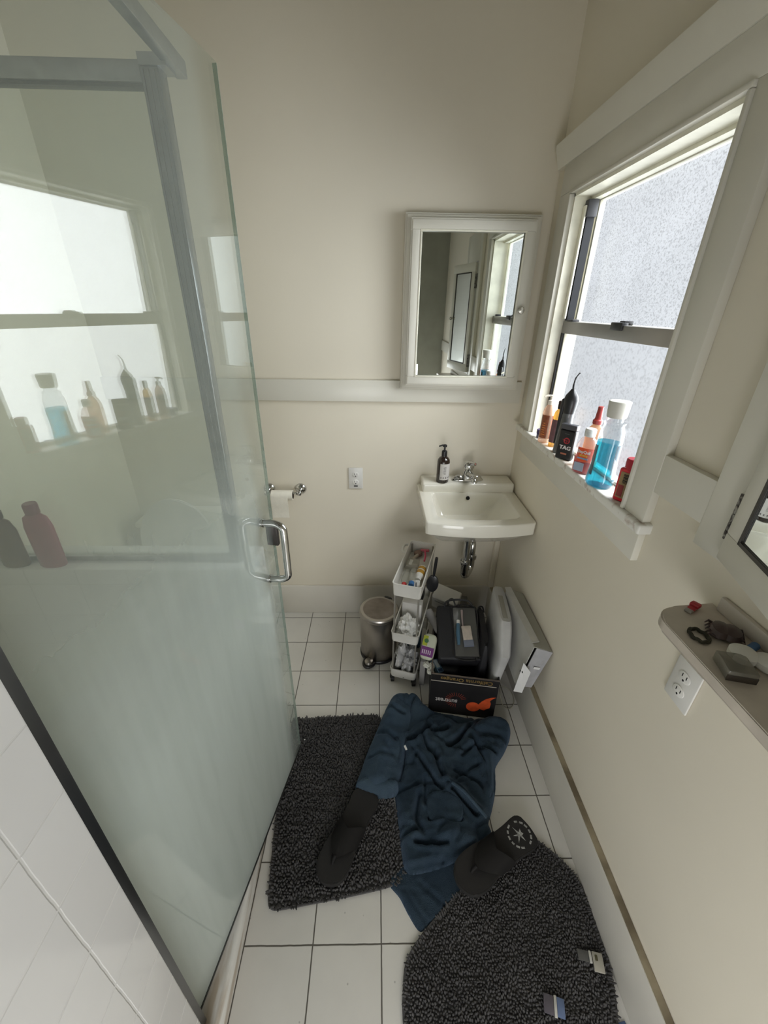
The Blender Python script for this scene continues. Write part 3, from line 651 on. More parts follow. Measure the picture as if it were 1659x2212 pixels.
t = thing('spray_bottle', 'peach spray bottle with red nozzle behind the cough syrup on the window sill', 'spray bottle', (.735, 1.325, SZ), FACE)
bm = bmesh.new(); lathe(bm, [(.026, 0), (.028, .004), (.028, .11), (.022, .135), (.012, .148), (.011, .152)], 28, sy=.8)
obj('bottle_body', bm, clear_mat('peach plastic', (.95, .74, .55), veil=.45, veilcol=(.75, .5, .33)), t)
bm = bmesh.new(); lathe(bm, [(.015, .150), (.0155, .162), (.012, .165), (.0105, .170), (.0085, .200), (.0088, .206), (.007, .207)], 20); obj('nozzle', bm, mat('brick red plastic', (.33, .035, .03), .35), t)

t = thing('cough_syrup', 'half-full clear bottle of red DayQuil syrup with white cap on the window sill', 'medicine bottle', (.690, 1.268, SZ), FACE)
bm = bmesh.new(); lathe(bm, [(.029, 0), (.031, .004), (.032, .07), (.031, .095), (.022, .115), (.0145, .122), (.0145, .136)], 32, sy=.62, power=2.8)
obj('bottle_body', bm, clear_mat('clear rosy plastic', (.96, .90, .89), veil=.12), t)
bm = bmesh.new(); lathe(bm, [(.027, .003), (.0295, .006), (.0305, .055)], 32, sy=.60, power=2.8); obj('liquid', bm, clear_mat('red syrup', (.55, .03, .04), veil=.45, veilcol=(.55, .03, .04)), t)
bm = bmesh.new(); lathe(bm, [(.0165, .124), (.017, .127), (.017, .146), (.015, .149)], 28); obj('cap', bm, mat('ribbed white cap', (.72, .72, .70), .4, nscale=200), t)
f = obj('label', wrap(.0322, .042, .088, PI*1.28, PI*2.0, sy=.64), mat('orange label', (.85, .10, .025), .5), t)
text_obj('lettering', 'DayQuil', .0125, mat('white print', (.75, .74, .73)), f, Matrix.Translation((.003, -.0213, .0745)) @ FR, bold=.0004)
text_obj('lettering', 'SEVERE', .0080, mat('yellow print', (.85, .50, .06)), f, Matrix.Translation((.004, -.0213, .0625)) @ FR, bold=.0003)
obj('blue_band', bx(-.014, .020, -.0216, -.0209, .051, .056), mat('pale blue print', (.25, .38, .55)), f)
obj('silver_panel', bx(-.020, .012, -.0212, -.0205, .010, .038), mat('silver blue label', (.36, .42, .52), .35), t)

t = thing('mouthwash_bottle', 'tall clear bottle of turquoise mouthwash with white cap on the window sill', 'mouthwash bottle', (.694, 1.158, SZ), FACE)
K = dict(sy=.82, power=2.4)
bm = bmesh.new(); lathe(bm, [(.036, 0), (.040, .006), (.041, .02), (.037, .06), (.0345, .10), (.0345, .15), (.033, .172), (.028, .185), (.027, .190), (.030, .194), (.030, .198), (.021, .200), (.021, .220)], 36, **K)
obj('bottle_body', bm, clear_mat('clear plastic', (.90, .92, .93), 1.6, veil=.06, veilcol=(.5, .52, .54)), t)
bm = bmesh.new(); lathe(bm, [(.034, .002), (.0382, .007), (.0392, .02), (.0352, .06), (.0328, .10), (.0328, .140)], 36, **K)
obj('liquid', bm, clear_mat('turquoise liquid', (.12, .68, .80), veil=.12, veilcol=(.05, .45, .60)), t)
bm = bmesh.new(); lathe(bm, [(.0255, .212), (.027, .216), (.0295, .252), (.0295, .256), (.028, .258)], 36); obj('cap', bm, mat('ivory cap', (.66, .655, .60), .4), t)
obj('label', wrap(.0352, .035, .128, PI*1.02, PI*1.33, sy=.84), clear_mat('smoky blue label', (.25, .36, .42), veil=.7, veilcol=(.10, .16, .20)), t)
obj('label', wrap(.0352, .045, .135, PI*1.83, PI*2.1, sy=.84), clear_mat('smoky blue label', (.25, .36, .42)), t)

t = thing('red_bottle', 'flat bright red bottle with red cap at the near end of the window sill', 'bottle', (.706, 1.040, SZ), math.radians(-62))
obj('bottle_body', bx(-.026, .026, -.0135, .0135, 0, .098, bev=.006, seg=3), mat('bright red plastic', (.62, .012, .03), .25, coat=.3), t)
bm = bmesh.new(); lathe(bm, [(.0145, .096), (.015, .100), (.0185, .102), (.019, .124), (.017, .127)], 28); obj('cap', bm, mat('red cap', (.45, .01, .03), .35), t)
f = obj('label', bx(-.018, .014, -.0142, -.0134, .012, .088), mat('tan and red label', (.30, .20, .09), .5), t)
obj('red_panel', bx(-.016, .0, -.0146, -.0141, .016, .050), mat('dark red print', (.25, .03, .03)), f)
bm = bmesh.new()
for k in range(9): add_box(bm, -.008, .008, -.0146, -.0141, .056+.003*k, .0573+.003*k+.0006*(k % 3))
obj('bars', bm, BLACKM, f)
lp = thing('blue_razor', 'blue plastic razor handle lying on the sill between mouthwash and red bottle', 'razor', (.748, 1.098, SZ), math.radians(62))
bm = bmesh.new(); tube(bm, smooth_path([(-.045, 0, .006), (-.02, 0, .009), (.02, .002, .008), (.04, .003, .006)], 5), [.005]*6+[.006]*5+[.004]*5, 8); obj('razor_handle', bm, mat('slate blue plastic', (.03, .10, .22), .3), lp)
obj('razor_head', bx(.038, .050, -.018, .022, .001, .012, bev=.003), mat('pale blue plastic', (.12, .22, .35), .3), lp)

# ---------------------------------------------------------------- trash can
tc = thing('trash_can', 'round brushed steel pedal bin with flat lid beside the cart', 'trash can', (.022, 1.655, 0), math.radians(-28))
bm = bmesh.new(); lathe(bm, [(.094, .012), (.097, .016), (.099, .27), (.098, .274)], 44); obj('body', bm, STEEL, tc)
bm = bmesh.new(); lathe(bm, [(.098, 0), (.101, .003), (.101, .014), (.098, .018)], 44); obj('base_ring', bm, BLACKP, tc)
bm = bmesh.new(); lathe(bm, [(.101, .272), (.103, .276), (.102, .290), (.097, .296), (.090, .2965)], 44); lid_ = obj('lid', bm, mat('lid rim steel', (.45, .42, .39), .3, 1), tc)
bm = bmesh.new(); lathe(bm, [(.091, .2962), (.060, .2975), (.0, .298)], 44, cap1=False); bmesh.ops.remove_doubles(bm, verts=bm.verts, dist=1e-5); obj('lid_top', bm, blotch('dusty brown lid', (.30, .255, .22), (.20, .165, .14), 12, .4, .65, .4), lid_)
bm = bmesh.new(); tube(bm, [(-.028*math.cos(q), -.098-.045*math.sin(q), .014) for q in [PI*k/12 for k in range(13)]], .009, 10); obj('pedal', bm, BLACKP, tc)
bm = bmesh.new(); lathe(bm, [(.024, .014), (.0245, .022), (.020, .032), (.008, .037)], 24, (0, -.112, 0), 1, 1.1); obj('pedal_plate', bm, mat('pedal steel', (.40, .38, .35), .3, 1), tc)
bm = bx(-.022, .022, .088, .112, .235, .298, bev=.008); obj('hinge_block', bm, BLACKP, tc)

# ---------------------------------------------------------------- slim three tier cart
ca = thing('slim_cart', 'narrow white three-tier rolling cart under the left side of the sink', 'cart', (.075, 1.447, 0), math.radians(-16.5))
CW, CD = .132, .385
CP = mat('cart plastic', (.72, .71, .67), .4)
def tray(z0, h, drop=0):
    bm = bmesh.new(); th = .004; rr = []
    def rp(x0, x1, y0, y1, z, r=.014, n=5):
        out = []
        for cx, cy, a0 in ((x1-r, y0+r, -PI/2), (x1-r, y1-r, 0), (x0+r, y1-r, PI/2), (x0+r, y0+r, PI)):
            for k in range(n+1):
                q = a0+PI/2*k/n; out.append(Vector((cx+r*math.cos(q), cy+r*math.sin(q), z)))
        return out
    loft(bm, [rp(.004, CW-.004, .004, CD-.004, z0), rp(0, CW, 0, CD, z0+h), rp(-.0015, CW+.0015, -.0015, CD+.0015, z0+h+.002), rp(th, CW-th, th, CD-th, z0+h+.001), rp(.008, CW-.008, .008, CD-.008, z0+.006)])
    return bm
for z0, h in ((.545, .066), (.275, .052), (.040, .052)): obj('tray', tray(z0, h), CP, ca)
for x, y in ((.012, .012), (CW-.012, .012), (.012, CD-.012), (CW-.012, CD-.012)):
    bm = bmesh.new(); tube(bm, [(x, y, .045), (x, y, .60)], .0042, 10); obj('post', bm, mat('cart post metal', (.48, .46, .42), .35, .7), ca)
    bm = bmesh.new(); lathe(bm, [(.013, -.009), (.015, -.007), (.015, .007), (.013, .009)], 18, mtx=Matrix.Translation((x, y, .0155)) @ Euler((0, PI/2, .3)).to_matrix().to_4x4()); add_box(bm, x-.012, x+.012, y-.010, y+.010, .024, .042, .003)
    obj('caster', bm, BLACKP, ca)
bm = bmesh.new(); pp = [(0, CD-.06, .600), (-.022, CD-.06, .600), (-.022, CD-.10, .585), (0, CD-.10, .585)]; tube(bm, smooth_path([(.0, CD-.03, .602), (-.020, CD-.035, .602), (-.026, CD-.06, .598), (-.020, CD-.085, .592), (.0, CD-.09, .592)], 4), .007, 8); obj('side_handle', bm, CP, ca)
CM = ca.matrix_basis if False else Matrix.Translation(ca.location) @ Euler((0, 0, ca.rotation_euler.z)).to_matrix().to_4x4()
def oncart(x, y, z): return CM @ Vector((x, y, z))
CA = ca.rotation_euler.z
def lying(name, label, cat, p, rz, prof, m, capprof=None, capm=None, pitch=0, group=None, sx=1):
    t = thing(name, label, cat, p, rot=(pitch, 0, rz), group=group)
    bm = bmesh.new(); lathe(bm, prof, 22, mtx=Euler((PI/2, 0, 0)).to_matrix().to_4x4(), sx=sx); obj('bottle_body', bm, m, t)
    if capprof:
        bm = bmesh.new(); lathe(bm, capprof, 18, mtx=Euler((PI/2, 0, 0)).to_matrix().to_4x4()); obj('cap', bm, capm, t)
    return t
clr = clear_mat('hazy clear plastic', (.93, .93, .90), veil=.22, veilcol=(.6, .6, .56))
lying('travel_bottle', 'clear bottle with red cap lying at the front of the top cart tray', 'bottle', oncart(.036, .155, .573), CA+.05, [(.016, 0), (.018, .004), (.018, .075), (.012, .09), (.009, .095)], clr,
      [(.0115, .093), (.012, .112), (.010, .115)], mat('red screw cap', (.45, .03, .03), .35))
lying('travel_bottle', 'clear bottle with blue cap lying beside the red-capped one in the cart', 'bottle', oncart(.066, .150, .590), CA+.1, [(.016, 0), (.018, .004), (.018, .075), (.012, .09), (.009, .095)], clr,
      [(.0125, .093), (.013, .112), (.011, .115)], mat('blue screw cap', (.02, .12, .32), .35))
t = lying('pill_bottle', 'white bottle with golden yellow label in the top cart tray', 'bottle', oncart(.100, .200, .580), CA-.05, [(.017, 0), (.020, .004), (.020, .075), (.013, .09)], WHITEP, [(.014, .088), (.014, .105)], WHITEP)
bm = bmesh.new(); lathe(bm, [(.0203, .012), (.0205, .066)], 22, mtx=Euler((PI/2, 0, 0)).to_matrix().to_4x4(), cap0=False, cap1=False); f = obj('label', bm, mat('golden label', (.50, .27, .03), .5, nscale=60, namt=.3), t)
bm = bmesh.new(); lathe(bm, [(.0207, .034), (.0207, .041)], 22, mtx=Euler((PI/2, 0, 0)).to_matrix().to_4x4(), cap0=False, cap1=False); obj('white_band', bm, WHITEP, f)
t = thing('floss_case', 'white floss case tipped up in the front right corner of the cart', 'dental floss', oncart(.098, .050, .556), rot=(math.radians(-50), 0, CA+.2))
obj('case', bx(-.018, .018, -.006, .006, 0, .048, bev=.005, seg=3), WHITEP, t); obj('slot', bx(-.003, .003, -.0066, -.0058, .015, .036, bev=.001), mat('grey slot', (.15, .15, .15)), t)
t = thing('cotton_box', 'clear plastic case of cotton swabs lying in the middle of the top cart tray', 'plastic case', oncart(.048, .215, .553), CA)
obj('case', bx(-.030, .026, -.03, .045, 0, .034, bev=.004), clear_mat('frosted case', (.9, .9, .87), veil=.35, veilcol=(.62, .60, .55)), t)
obj('lid_label', bx(-.018, -.004, -.015, .030, .034, .0348), mat('white sticker', (.62, .61, .58)), t)
t = thing('lip_balm', 'small pale tube lying across the back of the top cart tray', 'tube', oncart(.040, .30, .562), CA+1.2)
bm = bmesh.new(); tube(bm, [(-.03, 0, .004), (.03, 0, .004)], .008, 12); obj('tube_body', bm, mat('pale tan tube', (.50, .44, .37), .4), t)
t = thing('pink_razor', 'pink disposable razor lying at the back of the top cart tray', 'razor', oncart(.088, .315, .566), CA+.15)
bm = bmesh.new(); tube(bm, smooth_path([(.0, -.04, .004), (.004, 0, .010), (0, .05, .010)], 5), .0045, 8); obj('razor_handle', bm, mat('hot pink plastic', (.70, .08, .16), .35), t)
obj('razor_head', bx(-.022, .022, .045, .056, .004, .016, bev=.003), mat('pink plastic', (.62, .16, .20), .35), t)
t = thing('makeup_compact', 'brown rounded compact at the back of the top cart tray', 'compact', oncart(.05, .345, .556), CA)
bm = bmesh.new(); lathe(bm, [(.020, 0), (.022, .004), (.022, .014), (.018, .018)], 24); obj('case', bm, mat('dusty brown plastic', (.24, .15, .12), .4), t)

def crumple(name, label, cat, p, rz, sx, sy, sz, m, seed=1, amp=.35, fr=26, lift=.2):
    bm = bmesh.new(); bmesh.ops.create_icosphere(bm, subdivisions=5, radius=1)
    for v in bm.verts:
        n_ = v.co.normalized(); f1 = noise.fractal(n_*1.9+Vector((seed*7, 0, 0)), 1, 2, 4); f2 = abs(noise.noise(n_*4.2+Vector((0, seed*5, 0))))
        f3 = abs(noise.noise(n_*9+Vector((0, 0, seed*3))))
        r = 1+amp*f1-.35*f2-.15*f3
        c_ = n_*r
        v.co = Vector((c_.x*sx, c_.y*sy, max(-lift, c_.z)*sz+lift*sz))
    o = obj(name, bm, m, None, ang=60); o.location = p; o.rotation_euler = (0, 0, rz)
    return tag(o, label, cat)
crumple('tissue_wad', 'crumpled white tissue heaped in the middle cart tray', 'tissue', oncart(.064, .075, .283), CA, .050, .060, .062, mat('white tissue', (.78, .78, .76), .8, bump=.2, bscale=60), 2, .5)
obj_ = thing('medicine_box', 'white carton standing behind the tissue in the middle cart tray', 'box', oncart(.066, .175, .283), CA)
obj('carton', bx(-.048, .048, -.022, .022, 0, .110, bev=.001), mat('white carton', (.60, .59, .57), .6), obj_)
t = thing('hair_dryer', 'black round-mouthed hair dryer lying in the back of the middle cart tray', 'hair dryer', oncart(.068, .300, .283), CA)
bm = bmesh.new(); lathe(bm, [(.034, 0), (.038, .006), (.038, .05), (.030, .09), (.026, .12)], 28, mtx=Matrix.Translation((0, -.05, .075)) @ Euler((-PI/2, 0, 0)).to_matrix().to_4x4()); obj('barrel', bm, BLACKP, t)
obj('grip', bx(-.012, .012, -.03, .0, .0, .06, bev=.008, seg=3), BLACKP, t)
crumple('plastic_bag', 'crumpled white plastic bag in the bottom cart tray', 'plastic bag', oncart(.068, .095, .049), CA, .050, .075, .095, mat('thin white plastic', (.52, .52, .52), .35, bump=.2, bscale=40), 5, .55)
t = thing('wipes_pack', 'dark teal pack leaning behind the bag in the bottom cart tray', 'pack', oncart(.066, .225, .049), rot=(math.radians(-12), 0, CA))
obj('pack_body', bx(-.046, .046, -.018, .018, 0, .135, bev=.010, seg=3), mat('dark teal wrapper', (.02, .05, .075), .35), t)
obj('printed_patch', bx(-.018, .024, -.0190, -.0180, .06, .095), mat('muted red print', (.12, .05, .06)), t)

t = thing('hairbrush', 'black oval paddle hairbrush hanging on the right side of the cart', 'hairbrush', oncart(.152, .20, .50), rot=(0, math.radians(4), CA))
bm = bmesh.new(); lathe(bm, [(.024, -.007), (.029, -.004), (.029, .004), (.024, .007)], 28, sx=1, sy=1.65, mtx=Matrix.Translation((0, .0, 0)) @ Euler((0, PI/2, PI/2)).to_matrix().to_4x4() @ Euler((0, 0, PI/2)).to_matrix().to_4x4()); obj('paddle', bm, BLACKP, t)
bm = bmesh.new(); tube(bm, [(0, 0, .04), (0, .0, .09), (0, 0, .15)], [.006, .008, .007], 10); obj('grip', bm, BLACKP, t)

# ---------------------------------------------------------------- the fruit carton and what is piled in it
cb = thing('fruit_carton', 'black fruit carton turned upside down, printed suntreat, under the sink', 'cardboard box', (.252, 1.280, 0), math.radians(-8.7))
cardk = mat('black printed board', (.010, .009, .010), .45, nscale=14, namt=.3)
BW, BD, BH = .297, .36, .245
bm = bmesh.new()
add_box(bm, 0, BW, 0, .005, 0, BH); add_box(bm, 0, BW, BD-.005, BD, 0, BH); add_box(bm, 0, .005, .005, BD-.005, 0, BH); add_box(bm, BW-.005, BW, .005, BD-.005, 0, BH); add_box(bm, 0, BW, 0, BD, .004, .010)
obj('walls', bm, cardk, cb)
obj('white_line', bx(.0, BW-.01, -.0008, .0, .204, .208), mat('cream print line', (.42, .38, .33), .6), cb)
bm = bmesh.new(); add_box(bm, .0, BW, -.0010, .006, BH-.001, BH+.001); add_box(bm, -.0008, .006, 0, BD, BH-.001, BH+.001); obj('board_rim', bm, mat('worn board edge', (.16, .13, .11), .8), cb)
UPS = Euler((PI/2, PI, 0)).to_matrix().to_4x4()
FRU = Matrix.Translation((0, -.0012, 0)) @ Euler((PI/2, 0, 0)).to_matrix().to_4x4() @ Euler((0, 0, PI)).to_matrix().to_4x4()
text_obj('lettering', 'California Oranges', .0285, mat('old gold print', (.22, .145, .045), .5), cb, Matrix.Translation((.155, 0, .226)) @ FRU, sx=1.05, bold=.0003)
text_obj('lettering', 'suntreat', .036, mat('white ink', (.45, .43, .42), .5), cb, Matrix.Translation((.078, 0, .088)) @ FRU, sx=.82, bold=.0006)
bm = bmesh.new()
for k in range(19):
    q = math.radians(20+k*14); c_, s_ = math.cos(q), math.sin(q)
    add_box(bm, .026, .048, -.0012, 0, -.0011, .0011, mtx=Matrix.Translation((.120, 0, .096)) @ Euler((0, -q, 0)).to_matrix().to_4x4())
obj('sunburst', bm, mat('rust red print', (.20, .035, .02), .5), cb)
bm = bmesh.new(); prism(bm, [(.200+.028*math.cos(q)*1.1, .066+.030*math.sin(q)) for q in [2*PI*k/26 for k in range(26)]], 0, .0012)
prism(bm, [(.215, .062), (.250, .052), (.274, .072), (.276, .100), (.270, .118), (.284, .135), (.294, .143), (.276, .140), (.252, .126), (.234, .106), (.222, .085)], 0, .0014)
tr(bm, Euler((PI/2, 0, 0)).to_matrix().to_4x4()); obj('fruit_print', bm, mat('orange fruit print', (.55, .075, .018), .5, nscale=40, namt=.25), cb)

# black toiletry bag resting on the carton
M3 = Matrix.Translation((.287, 1.325, .285)) @ Euler((math.radians(24), math.radians(-3), math.radians(-5))).to_matrix().to_4x4()
bg = thing('toiletry_bag', 'black toiletry bag with a clear vinyl window lying on the fruit carton', 'toiletry bag', M3.translation, rot=M3.to_euler())
nyl = mat('black nylon', (.010, .010, .013), .55, bump=.4, bscale=500, nscale=20, namt=.3)
def pillow(x0, x1, y0, y1, z0, z1, n=18, pw=5, puff=.6):
    bm = bmesh.new(); rings = []
    for k in range(n+1):
        q = -PI/2+PI*k/n; s = math.cos(q)**.35 if 0 < k < n else .0
        z = (z0+z1)/2+(z1-z0)/2*math.sin(q)
        ins = (1-s)*.03
        rings.append(ringpts(x0+ins*1.2, x1-ins*1.2, y0+ins*1.2, y1-ins*1.2, z, pw, n=56))
    loft(bm, rings); return bm
obj('bag_body', bx(0, .192, 0, .265, -.085, .0, bev=.012, seg=4), nyl, bg)
obj('window', bx(.076, .182, .014, .250, .0005, .0030, bev=.001), clear_mat('clear vinyl', (.72, .72, .70), 1.0, .08, veil=.22, veilcol=(.30, .30, .29)), bg)
bm = bmesh.new(); tube(bm, smooth_path([(.074, .010, .001), (.183, .010, .001), (.185, .13, .002), (.183, .252, .001), (.074, .252, .001), (.073, .13, .002)], 5, closed=True), .0032, 8, closed=True); obj('piping', bm, BLACKP, bg)
bm = bmesh.new(); tube(bm, smooth_path([(.04, .25, -.01), (.045, .275, .012), (.09, .285, .018), (.15, .282, .014), (.175, .262, .0)], 6), .0048, 8)
tube(bm, smooth_path([(.055, .262, -.02), (.06, .29, .0), (.08, .295, .004), (.09, .272, -.01)], 6), .004, 8); obj('handle_loop', bm, BLACKP, bg)
obj('zip_pull', bx(.165, .174, -.004, .012, -.012, .006, bev=.002), BLACKP, bg)
def inbag(name, label, cat, x, y, rz, build):
    t = thing(name, label, cat, M3 @ Vector((x, y, .0042)), rot=(M3 @ Euler((0, 0, rz)).to_matrix().to_4x4()).to_euler()); build(t); return t
def b1(t):
    bm = bmesh.new(); tube(bm, [(0, -.055, .006), (0, 0, .008), (.003, .045, .006)], [.007, .010, .008], 10); obj('tube_body', bm, mat('muted blue tube', (.06, .14, .22), .35), t)
    bm = bmesh.new(); tube(bm, [(.003, .045, .006), (.004, .062, .006)], .008, 10); obj('cap', bm, WHITEP, t)
inbag('travel_tube', 'blue tube with white cap on the clear window of the toiletry bag', 'tube', .093, .12, .0, b1)
def b2(t):
    obj('pack_body', bx(-.022, .022, -.045, .050, 0, .012, bev=.004), mat('cream carton', (.55, .48, .42), .5, nscale=60, namt=.15), t)
    obj('blue_stripe', bx(-.0222, .0222, -.048, -.020, .0, .0125), mat('slate print', (.16, .18, .24)), t)
inbag('cream_packet', 'cream and slate packet on the clear window of the toiletry bag', 'packet', .135, .105, .08, b2)
def b3(t):
    bm = bmesh.new(); tube(bm, [(0, -.05, .004), (0, .02, .005), (.002, .07, .004)], [.003, .004, .006], 8); obj('brush_stick', bm, mat('grey rose plastic', (.35, .28, .27), .4), t)
inbag('toothbrush', 'grey-rose toothbrush on the clear window of the toiletry bag', 'toothbrush', .117, .165, .02, b3)

t = thing('black_pouch', 'larger black soft pouch sagging beside the toiletry bag in the carton', 'pouch', (.503, 1.475, .015), rot=(0, math.radians(1), math.radians(-7)))
obj('pouch_body', pillow(-.023, .023, -.17, .12, 0, .355, pw=5), nyl, t)
bm = bmesh.new(); tube(bm, smooth_path([(-.015, .06, .345), (-.01, .09, .365), (.01, .10, .360), (.016, .08, .343)], 5), .004, 8); obj('zip_loop', bm, BLACKP, t)
t = thing('black_case', 'dark soft case filling the inside of the fruit carton under the bags', 'case', (.385, 1.43, .012), math.radians(-8.7))
obj('case_body', pillow(-.10, .03, -.115, .15, 0, .20, pw=6), nyl, t)

# clutter between the cart and the bag
t = thing('white_device', 'white flat plastic device box leaning behind the toiletry bag', 'plastic box', (.405, 1.80, .205), rot=(math.radians(26), math.radians(8), math.radians(-28)))
obj('box_body', bx(-.075, .065, -.05, .04, 0, .13, bev=.008, seg=3), WHITEP, t)
obj('vent_slot', bx(-.055, .045, -.051, -.0495, .09, .097), mat('shadow grey plastic', (.28, .28, .27)), t)
t = thing('storage_crate', 'low grey crate on the floor behind the cart holding loose items', 'crate', (.420, 1.80, 0), math.radians(-12))
obj('crate_body', bx(-.07, .10, -.06, .12, 0, .185, bev=.006), mat('dim grey plastic', (.12, .12, .115), .6), t)
t = thing('folded_packet', 'grey-white rolled packet between cart and toiletry bag', 'packet', (.292, 1.585, .285), rot=(math.radians(20), math.radians(12), math.radians(28)))
bm = bmesh.new(); tube(bm, [(0, -.07, .0), (0, .05, .0)], [.019, .022], 14); obj('packet_body', bm, mat('greyish film', (.42, .41, .40), .5), t)
t = thing('wipes_packet', 'purple and lime printed packet wedged beside the toiletry bag', 'packet', (.246, 1.390, .298), rot=(math.radians(48), 0, math.radians(-22)))
obj('packet_body', pillow(-.032, .034, -.062, .055, -.028, 0, pw=4), mat('pearly wrapper', (.48, .50, .40), .35), t)
obj('purple_panel', bx(-.029, .030, -.046, -.004, .0002, .0012), mat('purple print', (.14, .03, .16), .35), t)
obj('lime_panel', bx(-.028, -.006, .0, .044, .0002, .0012), mat('lime print', (.34, .38, .03), .35), t)
bm = bmesh.new(); lathe(bm, [(.010, .0005), (.010, .0016)], 18, (-.012, .022, 0)); obj('green_ring', bm, mat('forest print', (.04, .13, .05)), t)
bm = bmesh.new()
for k in range(5): add_box(bm, -.022+.009*k, -.018+.009*k, -.036, -.018, .001, .0018)
obj('white_print', bm, mat('pale print', (.55, .50, .55)), t)
for k, (x, y, z) in enumerate(((.243, 1.362, .205), (.268, 1.352, .212), (.258, 1.338, .190))):
    crumple('cotton_ball', 'white cotton ball below the purple packet, %s' % ('farthest left of the three', 'topmost of the three', 'nearest of the three')[k], 'cotton ball', (x, y, z), 0, .018, .018, .018, mat('cotton', (.66, .66, .60), .95), 11+k, .2)['group'] = 'cotton balls beside the carton'
t = thing('blue_sachet', 'small blue and white carton on the front left rim of the fruit carton', 'small box', (.283, 1.352, .205), rot=(math.radians(20), math.radians(14), math.radians(30)))
obj('box_body', bx(-.016, .016, -.034, .030, 0, .020, bev=.001), mat('steel blue carton', (.10, .19, .29), .5), t)
obj('white_panel', bx(-.012, .008, -.012, .026, .0201, .0209), mat('ice print', (.45, .52, .56)), t)
obj('dark_panel', bx(-.012, .012, -.032, -.018, .0201, .0209), mat('navy print', (.01, .025, .06)), t)
t = thing('tissue_box', 'dull rectangular carton standing behind the cart bottom, half hidden', 'box', (.213, 1.40, 0), math.radians(-16))
obj('carton', bx(.0, .026, .03, .22, 0, .16, bev=.002), mat('grey film carton', (.30, .29, .28), .5), t)

# white padded plastic piece and long white carton against the right wall
t = thing('white_bin', 'white moulded plastic bin standing between the black pouch and the white carton', 'plastic bin', (.552, 1.44, .011), rot=(0, math.radians(4.0), math.radians(-7)))
bm = bmesh.new()
loft(bm, [ringpts(-.024, .022, -.15, .15, .0, 5), ringpts(-.026, .024, -.16, .16, .12, 4), ringpts(-.028, .026, -.185, .17, .28, 4), ringpts(-.030, .032, -.19, .175, .36, 4), ringpts(-.032, .034, -.12, .175, .425, 4), ringpts(-.030, .030, -.09, .175, .455, 5), ringpts(-.024, .024, -.08, .17, .465, 5)])
obj('bin_body', bm, mat('matt white plastic', (.50, .50, .50), .45, nscale=8, namt=.2), t)
obj('recess', bx(-.012, .010, -.06, .10, .461, .4665, bev=.002), mat('putty panel', (.34, .33, .29), .6), t)
t = thing('long_white_carton', 'long white corrugated carton with an open front end leaning on the right wall', 'cardboard box', (0, 0, 0))
P8 = dict(tlf=(.634, 1.19, .494), trf=(.703, 1.175, .482), brf=(.664, 1.195, .262), blf=(.594, 1.195, .275), tlb=(.632, 1.56, .500), trb=(.703, 1.54, .485), brb=(.668, 1.56, .27), blb=(.602, 1.56, .28))
P8 = {k: Vector(v) for k, v in P8.items()}
t.location = (.64, 1.37, .262)
def quadslab(bm, pts, th):
    n_ = (pts[1]-pts[0]).cross(pts[2]-pts[0]).normalized()*th
    a = [bm.verts.new(p) for p in pts]; b = [bm.verts.new(p+n_) for p in pts]; bm.faces.new(a); bm.faces.new(list(reversed(b)))
    for i in range(4): bm.faces.new((a[i], b[i], b[(i+1) % 4], a[(i+1) % 4]))
wc = mat('white board', (.46, .455, .43), .6, nscale=18, namt=.08)
g_ = lambda *k: [P8[i] for i in k]
bm = bmesh.new(); quadslab(bm, g_('tlf', 'tlb', 'trb', 'trf'), .003); obj('top_panel', lo(bm, t), mat('kraft grey board', (.36, .355, .31), .65), t)
bm = bmesh.new(); quadslab(bm, g_('trf', 'trb', 'brb', 'brf'), .003); quadslab(bm, g_('blf', 'blb', 'tlb', 'tlf'), .003); quadslab(bm, g_('brf', 'brb', 'blb', 'blf'), .003); quadslab(bm, g_('trb', 'tlb', 'blb', 'brb'), .003); obj('side_panels', lo(bm, t), wc, t)
m1 = P8['tlf'].lerp(P8['trf'], .25)
bm = bmesh.new(); quadslab(bm, [P8['blf'].lerp(P8['brf'], .12)+Vector((0, -.002, 0)), P8['brf']+Vector((0, -.002, 0)), P8['trf']+Vector((0, -.002, 0)), P8['tlf']+Vector((0.01, -.002, -.004))], .003); f = obj('end_flap', lo(bm, t), mat('grey white board', (.40, .40, .42), .6, nscale=30, namt=.1), t)
bm = bmesh.new(); e1 = P8['blf'].lerp(P8['brf'], .4); add_box(bm, -.012, .014, -.0006, 0, -.006, .006, mtx=Matrix.Translation(P8['blf'].lerp(P8['trf'], .55)+Vector((.004, -.007, 0))) @ Euler((0, .2, 0)).to_matrix().to_4x4()); obj('sticker', lo(bm, t), mat('shiny tape', (.75, .75, .76), .2), f)
bm = bmesh.new(); quadslab(bm, [P8['tlf']+Vector((-.002, .02, .004)), P8['tlb']+Vector((-.012, 0, .004)), P8['tlb']+Vector((.016, 0, .008)), P8['tlf']+Vector((.026, .02, .008))], .003); obj('tuck_strip', lo(bm, t), wc, t)
bm = bmesh.new(); quadslab(bm, [P8['blf']+Vector((-.008, -.015, -.02)), P8['blf']+Vector((.022, -.030, -.012)), P8['tlf']+Vector((-.004, -.028, -.11)), P8['tlf']+Vector((-.030, -.006, -.08))], .003); obj('loose_flap', lo(bm, t), mat('pale board', (.78, .78, .78), .6), t)
bm = bmesh.new(); lathe(bm, [(.007, 0), (.007, .0016)], 16, mtx=Matrix.Translation(P8['blf'].lerp(P8['tlf'], .42)+Vector((-.010, -.012, 0))) @ Euler((PI/2, 0, -.8)).to_matrix().to_4x4()); obj('hand_hole', lo(bm, t), DARK, t)
